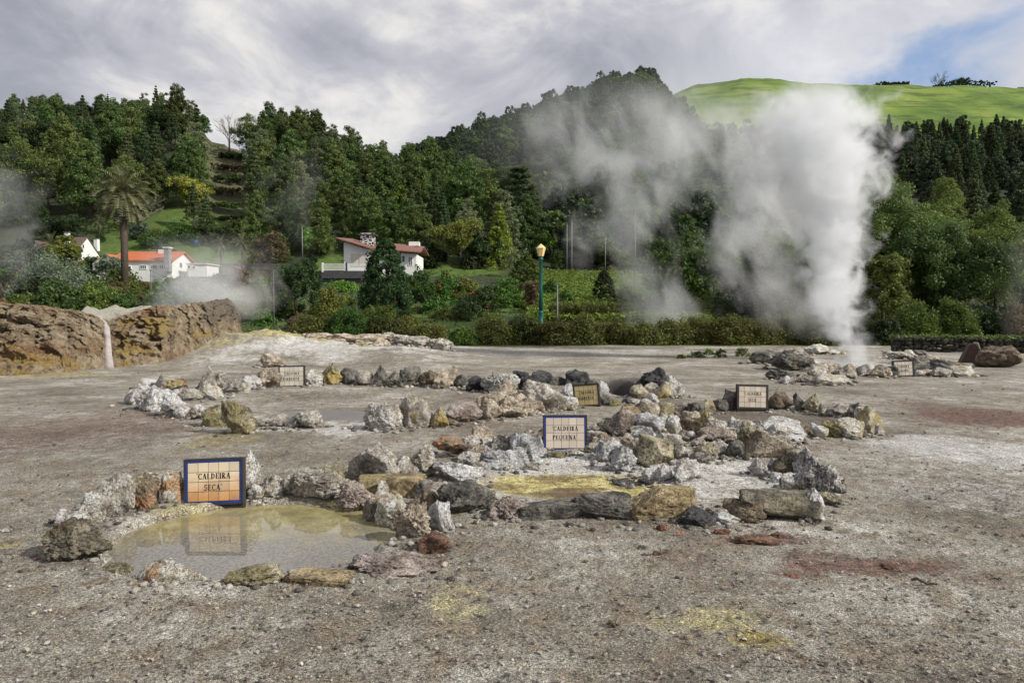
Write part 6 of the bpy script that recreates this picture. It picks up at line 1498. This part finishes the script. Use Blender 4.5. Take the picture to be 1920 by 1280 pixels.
# ------------------------------------------------------------------ steam
def steam(name, origin, H, cxs, rs, depth_k, dens, label, scale=.9, amp=1.1, thr=0.0, edge=.5, hull=1.35, step=.18, detail=4, cys=None, alb=.97, dist=.6, shear=False):
    """cxs: centre line x offset, rs: half width, at equal heights from 0 to H (metres)"""
    n = len(cxs); root = None
    zz = np.linspace(0, H, 26); cx = np.interp(zz, np.linspace(0, H, n), cxs); rr = np.interp(zz, np.linspace(0, H, n), rs) * hull
    K = 28; th = np.linspace(0, 2 * math.pi, K, endpoint=False)
    V = [(cx[i] + rr[i] * math.cos(a_), rr[i] * depth_k * math.sin(a_), zz[i]) for i in range(26) for a_ in th]
    F = [(i * K + j, i * K + (j + 1) % K, (i + 1) * K + (j + 1) % K, (i + 1) * K + j) for i in range(25) for j in range(K)]
    me = bpy.data.meshes.new(name); V += [(cx[0], 0, -.01), (cx[-1], 0, H + .01)]
    b0, b1 = 26 * K, 26 * K + 1; F += [(b0, (j + 1) % K, j) for j in range(K)] + [(b1, 25 * K + j, 25 * K + (j + 1) % K) for j in range(K)]
    me.from_pydata(V, [], F); me.update(); o = bpy.data.objects.new(name, me); COL.objects.link(o); o.location = origin
    m = bpy.data.materials.new('steam_' + name); m.use_nodes = True; t = NT(m.node_tree); t.n.clear()
    oc = t.new('ShaderNodeTexCoord').outputs['Object']; x_, y_, z_ = t.sep(oc)
    zf = t.math('DIVIDE', z_, H)
    nc = t.comb(t.math('ADD', x_, t.math('MULTIPLY', z_, .22)), y_, t.math('MULTIPLY', z_, .68)) if shear else oc
    cmax = max(abs(c) for c in cxs) + 1e-3; rmax = max(rs); 
    rp = t.new('ShaderNodeValToRGB'); cr = rp.color_ramp; cr.interpolation = 'EASE' if n > 3 else 'LINEAR'
    while len(cr.elements) < n: cr.elements.new(.5)
    dd_ = dens if isinstance(dens, (list, tuple)) else [dens] * n; dm = max(dd_)
    for i, e in enumerate(cr.elements): e.position = i / (n - 1); e.color = (cxs[i] / cmax * .5 + .5, rs[i] / rmax, dd_[i] / dm, 1)
    t.put(rp.inputs[0], zf); sp = t.new('ShaderNodeSeparateColor'); t.put(sp.inputs[0], rp.outputs[0])
    cxn = t.math('MULTIPLY', t.math('SUBTRACT', sp.outputs[0], .5), 2 * cmax); rn = t.math('MULTIPLY', sp.outputs[1], rmax)
    nb_ = t.noise(nc, scale, detail, .58, dist); 
    warp = t.noise(t.vmath('ADD', oc, (9, 4, 2)), scale * .45, 2, .5)
    q = t.comb(t.math('DIVIDE', t.math('SUBTRACT', x_, cxn), rn), t.math('DIVIDE', y_, t.math('MULTIPLY', rn, depth_k)), 0.0)
    d = t.vmath('LENGTH', q)
    e = t.math('ADD', t.math('SUBTRACT', 1.0, d), t.math('ADD', t.math('MULTIPLY', t.math('SUBTRACT', nb_, .5), amp * 2), t.math('MULTIPLY', t.math('SUBTRACT', warp, .5), amp)))
    f_ = t.step(e, thr, thr + edge)
    topf = t.math('MULTIPLY', t.step(zf, 1.0, .84), t.step(zf, -.002, .02)); rimf = t.step(d, hull * .985, hull * .82)
    dn = t.math('MULTIPLY', t.math('MULTIPLY', f_, t.math('MULTIPLY', topf, rimf)), t.math('MULTIPLY', sp.outputs[2], dm))
    pv = t.new('ShaderNodeVolumePrincipled'); pv.inputs['Color'].default_value = (alb * .975, alb * .985, alb, 1); pv.inputs['Anisotropy'].default_value = .0
    t.put(pv.inputs['Density'], dn); mo = t.new('ShaderNodeOutputMaterial'); t.l.new(pv.outputs[0], mo.inputs['Volume'])
    me.materials.append(m); m.cycles.volume_step_rate = step * 10 / max(.1, (2 * max(rr) + 2 * max(rr) * depth_k + H) / 3)
    tag(o, label, 'steam', None, 'thing'); return o
def steam_px(name, Y, pbase, table, depth_k, dens, label, **kw):
    """table: (py, left px, right px) from the bottom up, resampled to 9 equal heights"""
    k = Y / 1280; tb = np.array(table, float); py0, py1 = tb[0, 0], tb[-1, 0]
    q = np.linspace(py0, py1, 9); l = np.interp(-q, -tb[:, 0], tb[:, 1]); r = np.interp(-q, -tb[:, 0], tb[:, 2]); o = P(pbase, py0, Y)
    return steam(name, o, (py0 - py1) * k, [((a_ + b_) / 2 - pbase) * k for a_, b_ in zip(l, r)], [(b_ - a_) / 2 * k for a_, b_ in zip(l, r)], depth_k, dens, label, **kw)
steam_px('steam_plume', 27.6, 1605, [(684,1572,1650),(640,1552,1640),(600,1530,1626),(560,1503,1628),(500,1502,1634),(440,1506,1640),(390,1462,1628),(330,1400,1640),(250,1392,1665),(190,1410,1640),(140,1440,1580)],
         .8, [1.2, 1.7, 1.9, 2.0, 1.9, 1.8, 1.6, 1.3, .8], 'dense white steam plume rising from the boiling spring', scale=1.1, amp=1.35, thr=0.0, edge=.75, step=.17, detail=6, alb=.985)
steam_px('drifting_steam', 34.0, 1440, [(640,1440,1560),(560,1330,1560),(480,1290,1560),(400,1310,1540),(320,1330,1560),(240,1250,1560),(170,1300,1500)],
         .5, [.06, .2, .4, .5, .45, .4, .36, .26, .05], 'thin ragged steam drifting off the west side of the plume', scale=.6, amp=2.0, thr=-.1, edge=1.1, step=.4, detail=6, alb=.985, shear=True)
steam_px('rising_steam', 48.0, 1170, [(640,1130,1290),(580,1130,1330),(500,1090,1300),(420,1040,1260),(340,1030,1300),(260,1010,1430),(190,1020,1440),(140,1060,1300)],
         .45, [.08, .18, .25, .25, .24, .24, .22, .17, .04], 'wispy steam veil rising over the crop field and dark hill', scale=.42, amp=2.2, thr=-.1, edge=1.3, step=.55, detail=7, alb=.985, shear=True)
steam_px('low_steam', 34.0, 360, [(600,240,480),(560,230,520),(520,230,540),(480,240,560),(430,260,560)],
         .5, [.4, .46, .46, .42, .32, .22, .12, .05, .0], 'low grey steam drifting behind the mound', scale=.5, amp=1.2, thr=.1, edge=.7, step=.35)
steam_px('edge_steam', 60.0, 30, [(560,-120,60),(480,-120,130),(400,-120,160),(320,-110,110),(260,-100,60)],
         .4, [.02, .05, .08, .10, .11, .10, .09, .06, .01], 'grey steam drifting in at the west edge in front of the wood', scale=.22, amp=1.3, thr=.1, edge=.8, step=.7)
steam_px('hill_steam', 110.0, 560, [(470,470,640),(400,460,640),(330,500,640),(280,520,620)],
         .3, [.01, .03, .04, .045, .05, .045, .04, .02, .0], 'faint steam wisp in front of the bungalow hillside', scale=.12, amp=1.4, thr=.1, edge=.9, step=1.2)
steam_px('pit_steam', 23.0, 1165, [(738,1140,1200),(715,1130,1200),(690,1120,1210)], .8, .35, 'faint steam over the black vent pit', scale=1.2, amp=1.2, thr=.1, edge=.8, step=.1)
steam_px('east_steam', 40.0, 1890, [(640,1850,1940),(560,1830,1960),(480,1840,2000),(400,1860,2010)], .5, [.06,.08,.09,.09,.08,.07,.06,.04,.0], 'thin grey steam over the east edge trees', scale=.4, amp=1.4, thr=.15, edge=.9, step=.4)


steam_px('hill_mist', 150.0, 1150, [(500,960,1420),(420,930,1500),(330,900,1520),(240,900,1500),(170,980,1420),(120,1050,1300)],
         .35, [.004,.007,.010,.013,.015,.015,.013,.010,.004], 'pale mist hanging in front of the steep dark hill', scale=.05, amp=1.0, thr=-.3, edge=1.2, step=3.0)
